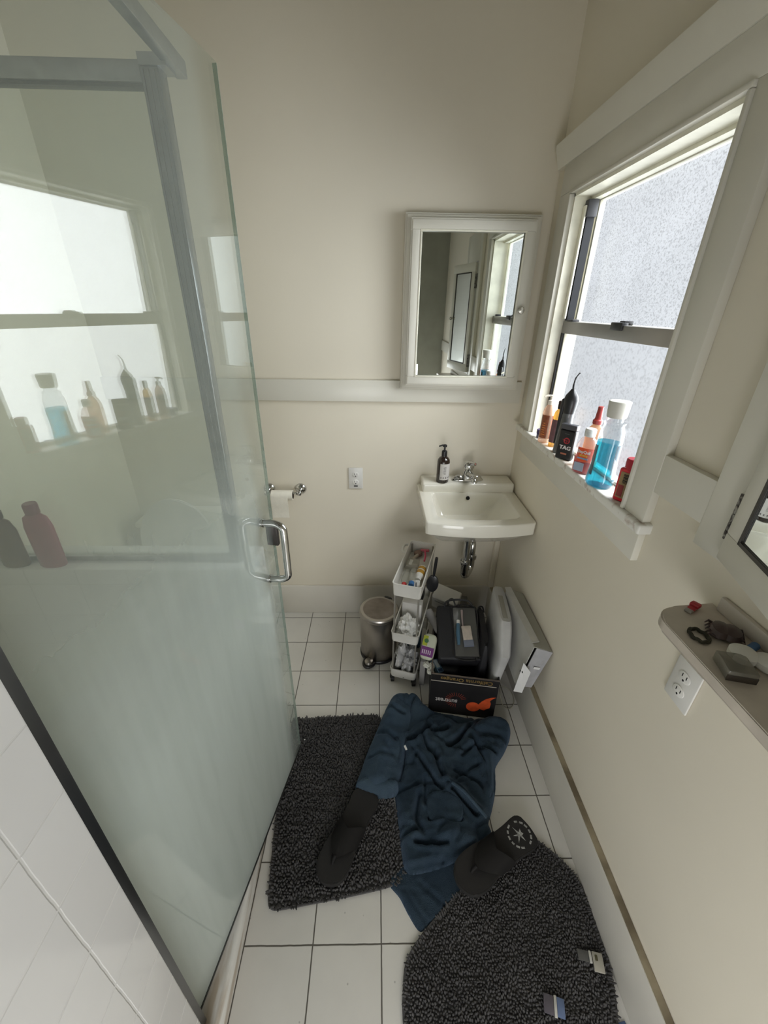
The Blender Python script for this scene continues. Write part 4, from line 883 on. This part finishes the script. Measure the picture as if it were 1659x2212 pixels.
cw = bmesh.new(); tube(cw, smooth_path([(.600, 1.335, .05), (.612, 1.305, .006), (.640, 1.285, .004), (.672, 1.325, .006), (.668, 1.38, .01), (.63, 1.40, .02)], 6, closed=True), .0022, 6, closed=True)
tag(obj('cord_loop', cw, mat('pale cord', (.40, .38, .30), .6)), 'thin pale cord loop on the floor below the long white carton', 'cord')

# ---------------------------------------------------------------- mirrored wall cabinet and shelf near the camera on the right
wcab = thing('wall_cabinet', 'built-in white wall cabinet with a mirrored door ajar at the right edge', 'wall cabinet', (XR, .45, 1.245))
def lw(b): return lo(b, wcab)
bm = bmesh.new()
add_box(bm, XR-.021, XR-.0005, .664, .745, 1.247, 2.16, .002); add_box(bm, XR-.021, XR-.0005, .262, .33, 1.247, 2.16, .002)
add_box(bm, XR-.021, XR-.0005, .33, .664, 1.247, 1.285, .002); add_box(bm, XR-.021, XR-.0005, .33, .664, 1.98, 2.16, .002); add_box(bm, XR-.004, XR-.0006, .33, .664, 1.285, 1.98)
obj('face_frame', lw(bm), TRIM, wcab)
DM = Matrix.Translation((XR-.022, .658, 0)) @ Euler((0, 0, math.radians(-90-17))).to_matrix().to_4x4()
bm = bmesh.new(); w_, z0, z1 = .318, 1.262, 1.972
add_box(bm, 0, w_, -.016, 0, z0, z0+.055, .002); add_box(bm, 0, w_, -.016, 0, z1-.055, z1, .002); add_box(bm, 0, .045, -.016, 0, z0+.055, z1-.055, .002); add_box(bm, w_-.045, w_, -.016, 0, z0+.055, z1-.055, .002)
drw = obj('door_frame', lw(tr(bm, DM)), TRIM, wcab)
bm = bmesh.new()
for a_ in ((.045, .052, z0+.055, z1-.055), (w_-.052, w_-.045, z0+.055, z1-.055), (.045, w_-.045, z0+.055, z0+.062), (.045, w_-.045, z1-.062, z1-.055)): add_box(bm, a_[0], a_[1], -.0175, -.0145, a_[2], a_[3])
obj('mirror_edge', lw(tr(bm, DM)), mat('blackened mirror edge', (.03, .025, .02), .4), drw)
obj('mirror', lw(tr(bx(.052, w_-.052, -.014, -.012, z0+.062, z1-.062), DM)), MIRROR, drw)
bm = bmesh.new(); lathe(bm, [(.006, 0), (.012, .01), (.010, .018)], 16, mtx=DM @ Matrix.Translation((w_-.022, -.016, 1.62)) @ Euler((PI/2, 0, 0)).to_matrix().to_4x4()); obj('knob', lw(bm), mat('pewter knob', (.62, .60, .54), .25, .6), drw)
hm = blotch('paint chipped hinge', (.30, .29, .26), (.03, .02, .018), 120, .42, .58, .5)
for z in (1.345, 1.86):
    bm = bmesh.new()
    for k in range(5): lathe(bm, [(.0042, 0), (.0048, .002), (.0048, .0145), (.0042, .0165)], 12, (XR-.031, .667, z-.044+.0178*k))
    add_box(bm, XR-.0235, XR-.0205, .664, .682, z-.044, z+.045); obj('hinge', lw(bm), hm, wcab)
obj('paint_crack', lw(bx(XR-.0222, XR-.0208, .6635, .6655, 1.252, 1.278)), mat('rusty crack', (.10, .06, .05), .8), wcab)

shf = thing('wall_shelf', 'beige stone shelf with rounded corner below the mirrored wall cabinet', 'shelf', (XR, .3, 1.128))
pts = [(XR-.0008, -.12), (.567, -.12), (.567, .600)]+[(.567+.05*(1-math.cos(q)), .600+.05*math.sin(q)) for q in [PI/2*k/8 for k in range(1, 9)]]+[(XR-.0008, .662)]
pts = [(a, b) for a, b in pts]
bm = bmesh.new(); prism(bm, list(reversed(pts)), 1.126, 1.150, .003); obj('slab', lo(bm, shf), mat('beige stone', (.58, .52, .45), .3, nscale=16, namt=.14, coat=.2), shf)
obj('back_strip', lo(bx(XR-.012, XR-.0008, -.12, .64, 1.150, 1.182, bev=.003), shf), mat('pale back strip', (.56, .52, .46), .35), shf)
HZ = 1.1503
t = thing('red_clip', 'small red hair clip near the far end of the beige shelf', 'hair clip', (.648, .640, HZ), .5)
bm = bmesh.new(); add_box(bm, -.014, .014, -.007, .007, 0, .008, .003); add_box(bm, -.002, .013, -.009, .009, .004, .013, .003); obj('clip_body', bm, mat('cherry red plastic', (.45, .02, .03), .3), t)
obj('clip_base', bx(-.022, -.010, -.007, .007, 0, .006, bev=.002), mat('grey clear plastic', (.32, .30, .27), .3), t)
bm = bmesh.new(); tube(bm, [(.014*math.cos(q), .018*math.sin(q), .0035+.0012*math.sin(q*7)) for q in [2*PI*k/40 for k in range(40)]], .0034, 8, closed=True)
tag(obj('hair_tie', bm, mat('dark olive elastic', (.035, .032, .018), .8, bump=.5, bscale=500)), 'dark ring-shaped hair tie near the front edge of the beige shelf', 'hair tie').location = (.604, .562, HZ)
t = thing('claw_clip', 'brown claw hair clip lying in the middle of the beige shelf', 'hair clip', (.655, .565, HZ), -.6)
bm = bmesh.new()
for s_ in (-1, 1):
    lathe(bm, [(.010, 0), (.019, .006), (.015, .016), (.004, .021)], 14, (s_*.008, 0, 0), 1, 1.35)
    for k in range(5): tube(bm, [(s_*.012, -.02+.01*k, .004), (s_*.026, -.021+.0105*k, .009), (s_*.030, -.021+.0105*k, .002)], [.003, .0025, .001], 6)
obj('claw', bm, mat('dark rose brown plastic', (.055, .032, .030), .3), t)
t = thing('bottle_lid', 'small blue bottle lid lying behind the claw clip on the beige shelf', 'blue plastic lid', (.672, .528, HZ))
bm = bmesh.new(); tube(bm, [(-.012, -.008, .007), (.012, .004, .007)], [.007, .0075], 12); obj('cap_body', bm, mat('denim blue plastic', (.04, .12, .28), .4), t)
for k, (x, y, l_) in enumerate(((.640, .508, 'farther of the two'), (.668, .487, 'nearer of the two'))):
    t = thing('cotton_round', 'white puffy round on the beige shelf, %s' % l_, 'cosmetic pad', (x, y, HZ), .3, 'white rounds on the shelf')
    bm = bmesh.new(); lathe(bm, [(.016, 0), (.022, .006), (.022, .016), (.014, .022)], 24); obj('pad', bm, mat('satin white', (.72, .71, .66), .3, bump=.2, bscale=60), t)
t = thing('clear_box', 'clear grey plastic box at the front edge of the beige shelf', 'plastic box', (.606, .482, HZ), -.25)
obj('box_body', bx(-.022, .022, -.024, .024, 0, .020, bev=.002), clear_mat('grey clear box', (.72, .72, .68), veil=.35, veilcol=(.35, .33, .28)), t)
obj('dark_side', bx(-.022, .022, -.0245, -.0225, 0, .012), mat('umber plastic', (.05, .04, .03), .4), t)
crumple('green_cloth', 'green crumpled cloth at the right edge of the shelf', 'cloth', (.682, .448, HZ+.0), 0, .026, .034, .030, mat('leaf green cloth', (.05, .16, .06), .8), 9, .3)

# ---------------------------------------------------------------- shaggy bath mats
def inside(px, py, poly):
    c = np.zeros(px.shape, bool); n = len(poly); j = n-1
    for i in range(n):
        xi, yi = poly[i]; xj, yj = poly[j]
        c ^= ((yi > py) != (yj > py)) & (px < (xj-xi)*(py-yi)/(yj-yi+1e-12)+xi); j = i
    return c
def seg_dist(px, py, pts, closed=True):
    d = np.full(px.shape, 9.); qx = np.zeros(px.shape); qy = np.zeros(px.shape); n = len(pts)
    for i in range(n if closed else n-1):
        (x0, y0), (x1, y1) = pts[i][:2], pts[(i+1) % n][:2]; dx, dy = x1-x0, y1-y0
        t_ = np.clip(((px-x0)*dx+(py-y0)*dy)/(dx*dx+dy*dy+1e-12), 0, 1); cx, cy = x0+t_*dx, y0+t_*dy
        dd = np.hypot(px-cx, py-cy); m_ = dd < d; d = np.where(m_, dd, d); qx = np.where(m_, cx, qx); qy = np.where(m_, cy, qy)
    return d, qx, qy
def shag(name, label, outline, col, sp, rad, hgt, seed, lean=.5, groove=0, group=None):
    rnd = random.Random(seed)
    out = [(p.x, p.y) for p in smooth_path([(a, b, 0) for a, b in outline], 4, closed=True)]
    t = thing(name, label, 'bath mat', (0, 0, 0))
    cx = sum(p[0] for p in out)/len(out); cy = sum(p[1] for p in out)/len(out); t.location = (cx, cy, 0)
    T0 = Matrix.Translation((-cx, -cy, 0))
    bm = bmesh.new(); prism(bm, out, .0005, .007, .002)
    obj('backing', tr(bm, T0), mat(name+' backing', tuple(c*.45 for c in col), .9), t)
    xs = [p[0] for p in out]; ys = [p[1] for p in out]
    V, F = [], []
    pp_ = []
    y = min(ys); row = 0
    while y < max(ys):
        x = min(xs)+(sp/2 if row % 2 else 0)
        while x < max(xs):
            pp_.append((x+rnd.uniform(-.3, .3)*sp, y+rnd.uniform(-.3, .3)*sp)); x += sp
        y += sp*.87; row += 1
    A = np.array(pp_); keep = inside(A[:, 0], A[:, 1], out); A = A[keep]; dist, qx, qy = seg_dist(A[:, 0], A[:, 1], out)
    for (x, y), d, bx_, by_ in zip(A, dist, qx, qy):
        a_ = noise.noise(Vector((x*16, y*16, seed)))*14; k_ = rnd.uniform(.55, 1.15)
        lx, ly = math.cos(a_)*lean, math.sin(a_)*lean
        if d < sp*1.6:
            ox, oy = bx_-x, by_-y; l = math.hypot(ox, oy)+1e-9; lx += ox/l*.8; ly += oy/l*.8; k_ *= .9
        h = hgt*k_*(.88 if d < sp*1.2 else 1)
        if groove: h *= 1-.22*max(0, math.sin(y*2*PI/groove+2*noise.noise(Vector((x*5, y*5, 3)))))
        base = len(V); m_ = 5
        for lv, (f_, r_) in enumerate(((0, 1), (.55, 1.0), (.95, .62))):
            for k in range(m_):
                q = 2*PI*k/m_+x*999
                V.append((x+lx*h*f_*f_+rad*r_*math.cos(q)-cx, y+ly*h*f_*f_+rad*r_*math.sin(q)-cy, .004+h*f_))
        V.append((x+lx*h-cx, y+ly*h-cy, .004+h*1.04))
        for lv in (0, 1):
            for k in range(m_):
                a, b = base+lv*m_+k, base+lv*m_+(k+1) % m_; F.append((a, b, b+m_, a+m_))
        for k in range(m_): F.append((base+2*m_+k, base+2*m_+(k+1) % m_, base+3*m_))
    me = bpy.data.meshes.new('pile'); me.from_pydata(V, [], F); me.materials.append(mat(name+' pile', col, .95, spec=.1, nscale=7, namt=.22, sheen=.15)); me.polygons.foreach_set('use_smooth', [True]*len(F))
    o = bpy.data.objects.new('pile', me); C.objects.link(o); o.parent = t; o['kind'] = 'stuff'
    bm = bmesh.new(); tube(bm, [(a-cx, b-cy, .006) for a, b in out], .004, 6, closed=True); obj('edge_binding', bm, mat(name+' binding', tuple(c*.8 for c in col), .9), t)
    return t
shag('bath_mat', 'dark grey rectangular shag bath mat beside the shower door', [(-.362, 1.232), (-.30, 1.236), (-.15, 1.245), (-.02, 1.252), (.012, 1.246), (.030, 1.225), (.036, 1.18), (.06, .98), (.085, .80), (.101, .69), (.100, .665), (.085, .645), (.05, .632), (-.06, .612), (-.20, .592), (-.29, .580), (-.318, .582), (-.330, .598), (-.338, .65), (-.355, .80), (-.366, .95), (-.368, 1.10), (-.370, 1.215)],
     (.082, .079, .079), .0088, .0042, .016, 3, .28, .05)
shag('bath_mat', 'near-black rounded shag bath mat in the foreground by the right wall', [(.575, .745), (.60, .735), (.650, .685), (.678, .630), (.682, .55), (.678, .45), (.655, .36), (.60, .27), (.50, .17), (.36, .10), (.22, .12), (.12, .22), (.085, .33), (.088, .42), (.105, .47), (.16, .525), (.225, .575), (.30, .63), (.38, .69), (.48, .735)],
     (.027, .026, .022), .0074, .0034, .012, 8, .25)

# ---------------------------------------------------------------- blue bathrobe dropped on the floor
ROBE = terry('navy terry cloth', (.025, .042, .061))
ROBE3 = terry('sleeve terry cloth', (.034, .057, .084))
ROBE2 = terry('worn lighter terry cloth', (.042, .068, .096))
robe = thing('bathrobe', 'crumpled navy blue terry bathrobe lying across the floor and grey mat', 'bathrobe', (.28, .95, 0))
def cloth(name, outline, base, ridges, creases, m, z0=.001, edge=.022, res=.0055, seed=1, namp=.010, parent=robe, tilt=None, inner=None):
    out = [(p.x, p.y) for p in smooth_path([(a, b, 0) for a, b in outline], 5, closed=True)]
    x0, x1 = min(p[0] for p in out)-res, max(p[0] for p in out)+res; y0, y1 = min(p[1] for p in out)-res, max(p[1] for p in out)+res
    nx, ny = int((x1-x0)/res)+2, int((y1-y0)/res)+2
    X, Y = np.meshgrid(np.linspace(x0, x1, nx), np.linspace(y0, y1, ny)); ins = inside(X, Y, out); d, qx, qy = seg_dist(X, Y, out)
    near = (~ins) & (d < res*1.5)
    X = np.where(near, qx, X); Y = np.where(near, qy, Y); d = np.where(near, 0, d); ok = ins | near
    e = np.sqrt(np.clip(1-(1-np.clip(d/edge, 0, 1))**2, 0, 1))
    H = np.full(X.shape, base)
    for pts, a, wd in ridges:
        pts = [(p.x, p.y) for p in smooth_path([(q[0], q[1], 0) for q in pts], 4)]; dd, _, _ = seg_dist(X, Y, pts, False); H += a*np.exp(-(dd/wd)**2)
    for pts, a, wd in creases:
        pts = [(p.x, p.y) for p in smooth_path([(q[0], q[1], 0) for q in pts], 4)]; dd, _, _ = seg_dist(X, Y, pts, False); a = a*1.7; H -= a*np.exp(-(dd/wd)**2)
        H += a*.42*np.exp(-((dd-wd*2.2)/(wd*1.4))**2)
    N_ = np.zeros(X.shape)
    for i in range(X.shape[0]):
        for j in range(X.shape[1]):
            if ok[i, j]:
                p = Vector((X[i, j], Y[i, j], seed)); N_[i, j] = namp*(noise.noise(p*9)+.6*abs(noise.noise(p*19+Vector((3, 1, 0))))*1.2)+namp*.25*noise.noise(p*48)-namp*1.3*max(0, .10-abs(noise.noise(p*6.5+Vector((7, 2, 0)))))*7
    if tilt: H = H+tilt[0]*(X-tilt[1])+tilt[2]*(Y-tilt[3])
    H = z0+np.maximum(.004, (H+N_))*e
    idx = -np.ones(X.shape, int); V = []
    for i, j in zip(*np.nonzero(ok)): idx[i, j] = len(V); V.append((X[i, j]-parent.location.x, Y[i, j]-parent.location.y, H[i, j]))
    F = []
    for i in range(ny-1):
        for j in range(nx-1):
            q = (idx[i, j], idx[i, j+1], idx[i+1, j+1], idx[i+1, j])
            if min(q) >= 0: F.append(q)
    me = bpy.data.meshes.new(name); me.from_pydata(V, [], F); me.materials.append(m); me.polygons.foreach_set('use_smooth', [True]*len(F))
    bm = bmesh.new(); bm.from_mesh(me); bmesh.ops.remove_doubles(bm, verts=bm.verts, dist=.0004)
    be = [e_ for e_ in bm.edges if e_.is_boundary]; r = bmesh.ops.extrude_edge_only(bm, edges=be)
    for v in r['geom']:
        if isinstance(v, bmesh.types.BMVert): v.co.z = max(.0, z0-.001)
    return obj(name, bm, m, parent, ang=180)
body_o = [(.091, 1.334), (.141, 1.349), (.205, 1.325), (.240, 1.278), (.317, 1.248), (.400, 1.232), (.488, 1.222), (.54, 1.226), (.587, 1.215), (.607, 1.190), (.600, 1.150), (.562, 1.092), (.505, 1.027), (.478, .927), (.445, .853), (.420, .807), (.421, .771), (.374, .73), (.305, .704), (.245, .679), (.189, .667), (.119, .658), (.097, .693), (.09, .774), (.079, .914), (.056, 1.021), (.034, 1.163), (.045, 1.255)]
tail_o = [(.052, .646), (.12, .700), (.19, .71), (.27, .70), (.293, .641), (.263, .6), (.226, .582), (.202, .557), (.172, .541), (.142, .524), (.112, .558), (.085, .602)]
cloth('skirt_tail', tail_o, .008, [([(.09, .63), (.15, .56)], .004, .012)], [([(.10, .62), (.16, .545)], .003, .005), ([(.15, .64), (.22, .585)], .003, .006)], ROBE, edge=.008, namp=.003, seed=4)
cr = [([(.115, 1.103), (.166, 1.116), (.245, 1.178)], .020, .009), ([(.25, 1.158), (.285, 1.142), (.324, 1.157)], .014, .008), ([(.21, 1.127), (.225, 1.067), (.262, 1.031)], .014, .008),
      ([(.175, 1.05), (.247, .92), (.265, .908)], .012, .006), ([(.3, .905), (.335, .872), (.377, .82)], .018, .007), ([(.252, 1.06), (.257, .991), (.272, .955)], .013, .008),
      ([(.31, 1.074), (.354, 1.101), (.426, 1.172)], .018, .008), ([(.415, 1.099), (.464, 1.009), (.46, .912)], .018, .009), ([(.324, .951), (.422, 1.003)], .010, .008),
      ([(.137, 1.224), (.18, 1.289)], .016, .010), ([(.109, 1.127), (.126, 1.046), (.097, .947)], .015, .008), ([(.322, .977), (.408, .944), (.434, .888)], .012, .008),
      ([(.202, .806), (.259, .811), (.315, .804)], .012, .006), ([(.146, .74), (.207, .734), (.255, .739)], .014, .007), ([(.1, .758), (.149, .775)], .010, .007),
      ([(.174, .891), (.153, .812), (.17, .775)], .012, .009), ([(.107, .668), (.171, .675), (.237, .69)], .008, .006), ([(.36, 1.03), (.40, 1.06)], .012, .008), ([(.20, .95), (.19, .86)], .010, .007)]
rg = [([(.09, 1.28), (.15, 1.30), (.22, 1.25)], .030, .035), ([(.30, 1.02), (.38, 1.05), (.45, 1.13)], .022, .035), ([(.28, .93), (.33, .90), (.39, .83)], .022, .018), ([(.22, 1.09), (.32, 1.12)], .020, .03),
      ([(.12, .85), (.11, .72)], .012, .03), ([(.24, .78), (.31, .75)], .018, .04), ([(.27, .97), (.20, 1.04)], .016, .025), ([(.30, 1.20), (.40, 1.14)], .016, .03)]
cloth('robe_body', body_o, .040, rg, cr, ROBE, edge=.030, namp=.017, seed=2)
sl_o = [(.088, 1.330), (.140, 1.345), (.184, 1.308), (.172, 1.2), (.138, 1.092), (.118, .996), (.102, .942), (.078, .912), (.021, .900), (-.023, .910), (-.072, .926), (-.056, .982), (-.030, 1.063), (.008, 1.156), (.044, 1.247)]
cloth('sleeve', sl_o, .046, [([(.10, 1.29), (.06, 1.15), (.03, 1.0), (.015, .93)], .030, .035)], [([(.02, 1.13), (.09, 1.10)], .008, .010), ([(-.02, 1.02), (.07, 1.03)], .006, .008), ([(.05, 1.24), (.13, 1.22)], .009, .008)], ROBE3, edge=.04, namp=.010, seed=5, z0=.016)
cloth('cuff', [(-.074, .925), (-.034, .955), (.039, .950), (.094, .938), (.088, .902), (.035, .889), (-.023, .899)], .056, [], [], ROBE2, edge=.026, namp=.005, seed=6, z0=.016)
sh_o = [(.405, 1.118), (.444, 1.179), (.50, 1.212), (.555, 1.216), (.598, 1.190), (.600, 1.145), (.555, 1.075), (.495, 1.003), (.465, .91), (.430, .838), (.410, .886), (.440, .963), (.425, 1.057)]
cloth('shoulder', sh_o, .055, [([(.44, 1.15), (.54, 1.18), (.585, 1.15)], .026, .03), ([(.47, 1.05), (.45, .90)], .015, .02)], [([(.44, 1.12), (.53, 1.12), (.58, 1.09)], .014, .009), ([(.43, 1.07), (.50, 1.05)], .012, .008)], ROBE, edge=.03, namp=.010, seed=7)
cloth('pocket', [(.200, .885), (.267, .895), (.326, .866), (.325, .809), (.294, .790), (.200, .796)], .054, [], [], ROBE, edge=.006, namp=.012, seed=2)
bm = bmesh.new(); tube(bm, smooth_path([(.298, .913, .078), (.335, .880, .082), (.375, .833, .074), (.405, .800, .062)], 6), .0055, 8); tr(bm, Matrix.Translation((-.28, -.95, 0))); obj('belt_edge', bm, ROBE2, robe)
obj('care_tag', tr(bx(-.004, .004, -.009, .009, 0, .0015), Tm(.128-.28, 1.048-.95, .082, rz=.5, rx=.5)), mat('white tag', (.62, .62, .60), .6), robe)

# ---------------------------------------------------------------- flip-flops
def sandal(name, label, toe, heel, z, wid, strapw, logo=False, rubber=(.016, .014, .014), th=.018):
    toe, heel = Vector((*toe, 0)), Vector((*heel, 0)); L_ = (toe-heel).length; a = math.atan2(toe.y-heel.y, toe.x-heel.x)
    t = thing(name, label, 'flip-flop', (heel.x, heel.y, z), a)
    w_ = wid
    o_ = [(.02, -.80), (.0, -.45), (-.008, 0), (.0, .45), (.02, .80), (.10, .92), (.28, .84), (.42, .84), (.58, .86), (.74, 1.0), (.88, .95), (.96, .65), (1.0, .15), (.995, -.25), (.95, -.68), (.85, -.92), (.70, -.98), (.55, -.90), (.40, -.84), (.25, -.84), (.10, -.90)]
    o_ = [(u_*L_, v*w_/2) for u_, v in o_]
    sm = [(p.x, p.y) for p in smooth_path([(x, y, 0) for x, y in o_], 4, closed=True)]
    bm = bmesh.new(); prism(bm, sm, 0, th, .003); obj('sole', bm, mat(name+' rubber', rubber, .75, nscale=30, namt=.2, bump=.25, bscale=350), t)
    bm = bmesh.new(); prism(bm, [(x*.97+L_*.013, y*.93) for x, y in sm], th-.0005, th+.0012, .0005); obj('footbed', bm, mat(name+' footbed', tuple(c*1.25 for c in rubber), .85, bump=.3, bscale=500), t)
    tp_ = Vector((L_*.79, 0, th)); bm = bmesh.new(); rings = []
    for i in range(13):
        v = i/12; rg_ = []
        for lay in (1, 0):
            for k in (range(21) if lay else range(20, -1, -1)):
                u_ = -1+k/10
                xf, xb = .775-.20*abs(u_)**1.7, .50-.13*abs(u_)**1.3
                x_ = L_*(xf+(xb-xf)*v); hh = (.017+.016*v)-(0 if lay else .0032)
                rg_.append(Vector((x_, u_*w_/2*(.93 if lay else .90), th-.007+(hh+.007)*(1-abs(u_)**2.6)**.55)))
        rings.append(rg_)
    loft(bm, rings)
    obj('strap', bm, mat(name+' strap', tuple(c*.8 for c in rubber), .75, spec=.25), t)
    bm = bmesh.new(); tube(bm, [tp_+Vector((.012, 0, -.002)), tp_+Vector((.006, 0, .010)), tp_+Vector((-.008, 0, .016))], [.0045, .0052, .006], 12); obj('toe_post', bm, mat(name+' strap', rubber, .5), t)
    if logo:
        cx, zz = L_*.150, th+.0014; R_ = w_*.34; ink = mat('worn white print', (.36, .36, .35), .7, nscale=180, namt=.6)
        bm = bmesh.new()
        for k in range(14):
            if k in (3, 10): continue
            q0, q1 = 2*PI*k/14+.06, 2*PI*(k+1)/14-.09
            add_box(bm, R_*.90, R_*1.05, -.0050-(k % 3)*.0010, .0050+(k % 2)*.001, zz, zz+.0003, mtx=Matrix.Translation((cx, 0, 0)) @ Euler((0, 0, (q0+q1)/2)).to_matrix().to_4x4())
        obj('ring_print', bm, ink, t)
        bm = bmesh.new(); prism(bm, [(cx+r*math.cos(q), r*math.sin(q)) for q, r in [(2*PI*k/12+.2, (.55 if k % 2 else .20)*R_*(1+.35*math.sin(k*2.3))) for k in range(12)]], zz, zz+.0003); obj('star_print', bm, ink, t)
    return t
sandal('flip_flop', 'plain black flip-flop lying on the dark grey mat', (-.162, .632), (-.020, .905), .0215, .112, .024, rubber=(.012, .011, .0105))
sandal('flip_flop', 'black flip-flop with a white ring emblem on its heel, half on the robe', (.268, .618), (.548, .770), .042, .118, .032, True, rubber=(.006, .006, .006))

# ---------------------------------------------------------------- litter on the near mat and floor
def litter(name, label, cat, p, rz, parts):
    t = thing(name, label, cat, p, rz)
    for nm, a, m in parts: obj(nm, bx(*a, bev=.0012), m, t)
    return t
litter('floss_packet', 'cream plastic sachet with a clear end at the mat edge by the baseboard', 'sachet', (.645, .455, .0185), math.radians(-12),
       [('clear_end', (-.052, -.022, -.012, .012, 0, .003), mat('smoky film', (.10, .10, .095), .3)), ('white_strip', (-.021, -.014, -.013, .013, 0, .006), mat('bright white', (.55, .54, .50), .4)),
        ('packet_body', (-.012, .016, -.028, .013, 0, .007), mat('parchment plastic', (.42, .40, .34), .4)), ('dark_spot', (-.006, .001, -.006, .006, .0071, .0078), mat('olive spot', (.10, .09, .045), .5))])
litter('tape_sachet', 'grey and blue sachet with white stripe on the near-black mat', 'sachet', (.490, .368, .0185), math.radians(-16),
       [('grey_half', (-.030, -.004, -.019, .018, 0, .004), mat('heather film', (.10, .09, .11), .4)), ('white_stripe', (-.0035, .004, -.021, .020, 0, .005), mat('bright white', (.6, .6, .6), .4)),
        ('blue_half', (.0045, .024, -.018, .019, 0, .004), mat('periwinkle film', (.12, .17, .30), .35))])
litter('blue_scrap', 'small blue plastic scrap on the tile at the bottom right', 'plastic scrap', (.662, .325, .0005), math.radians(10), [('scrap', (-.010, .012, -.030, .018, 0, .003), mat('cornflower film', (.08, .14, .28), .4))])
litter('white_crumb', 'tiny white scrap on the grey mat beside the door corner', 'scrap', (-.300, 1.125, .022), .3, [('scrap', (-.003, .003, -.002, .002, 0, .002), mat('paper bit', (.7, .7, .7), .6))])
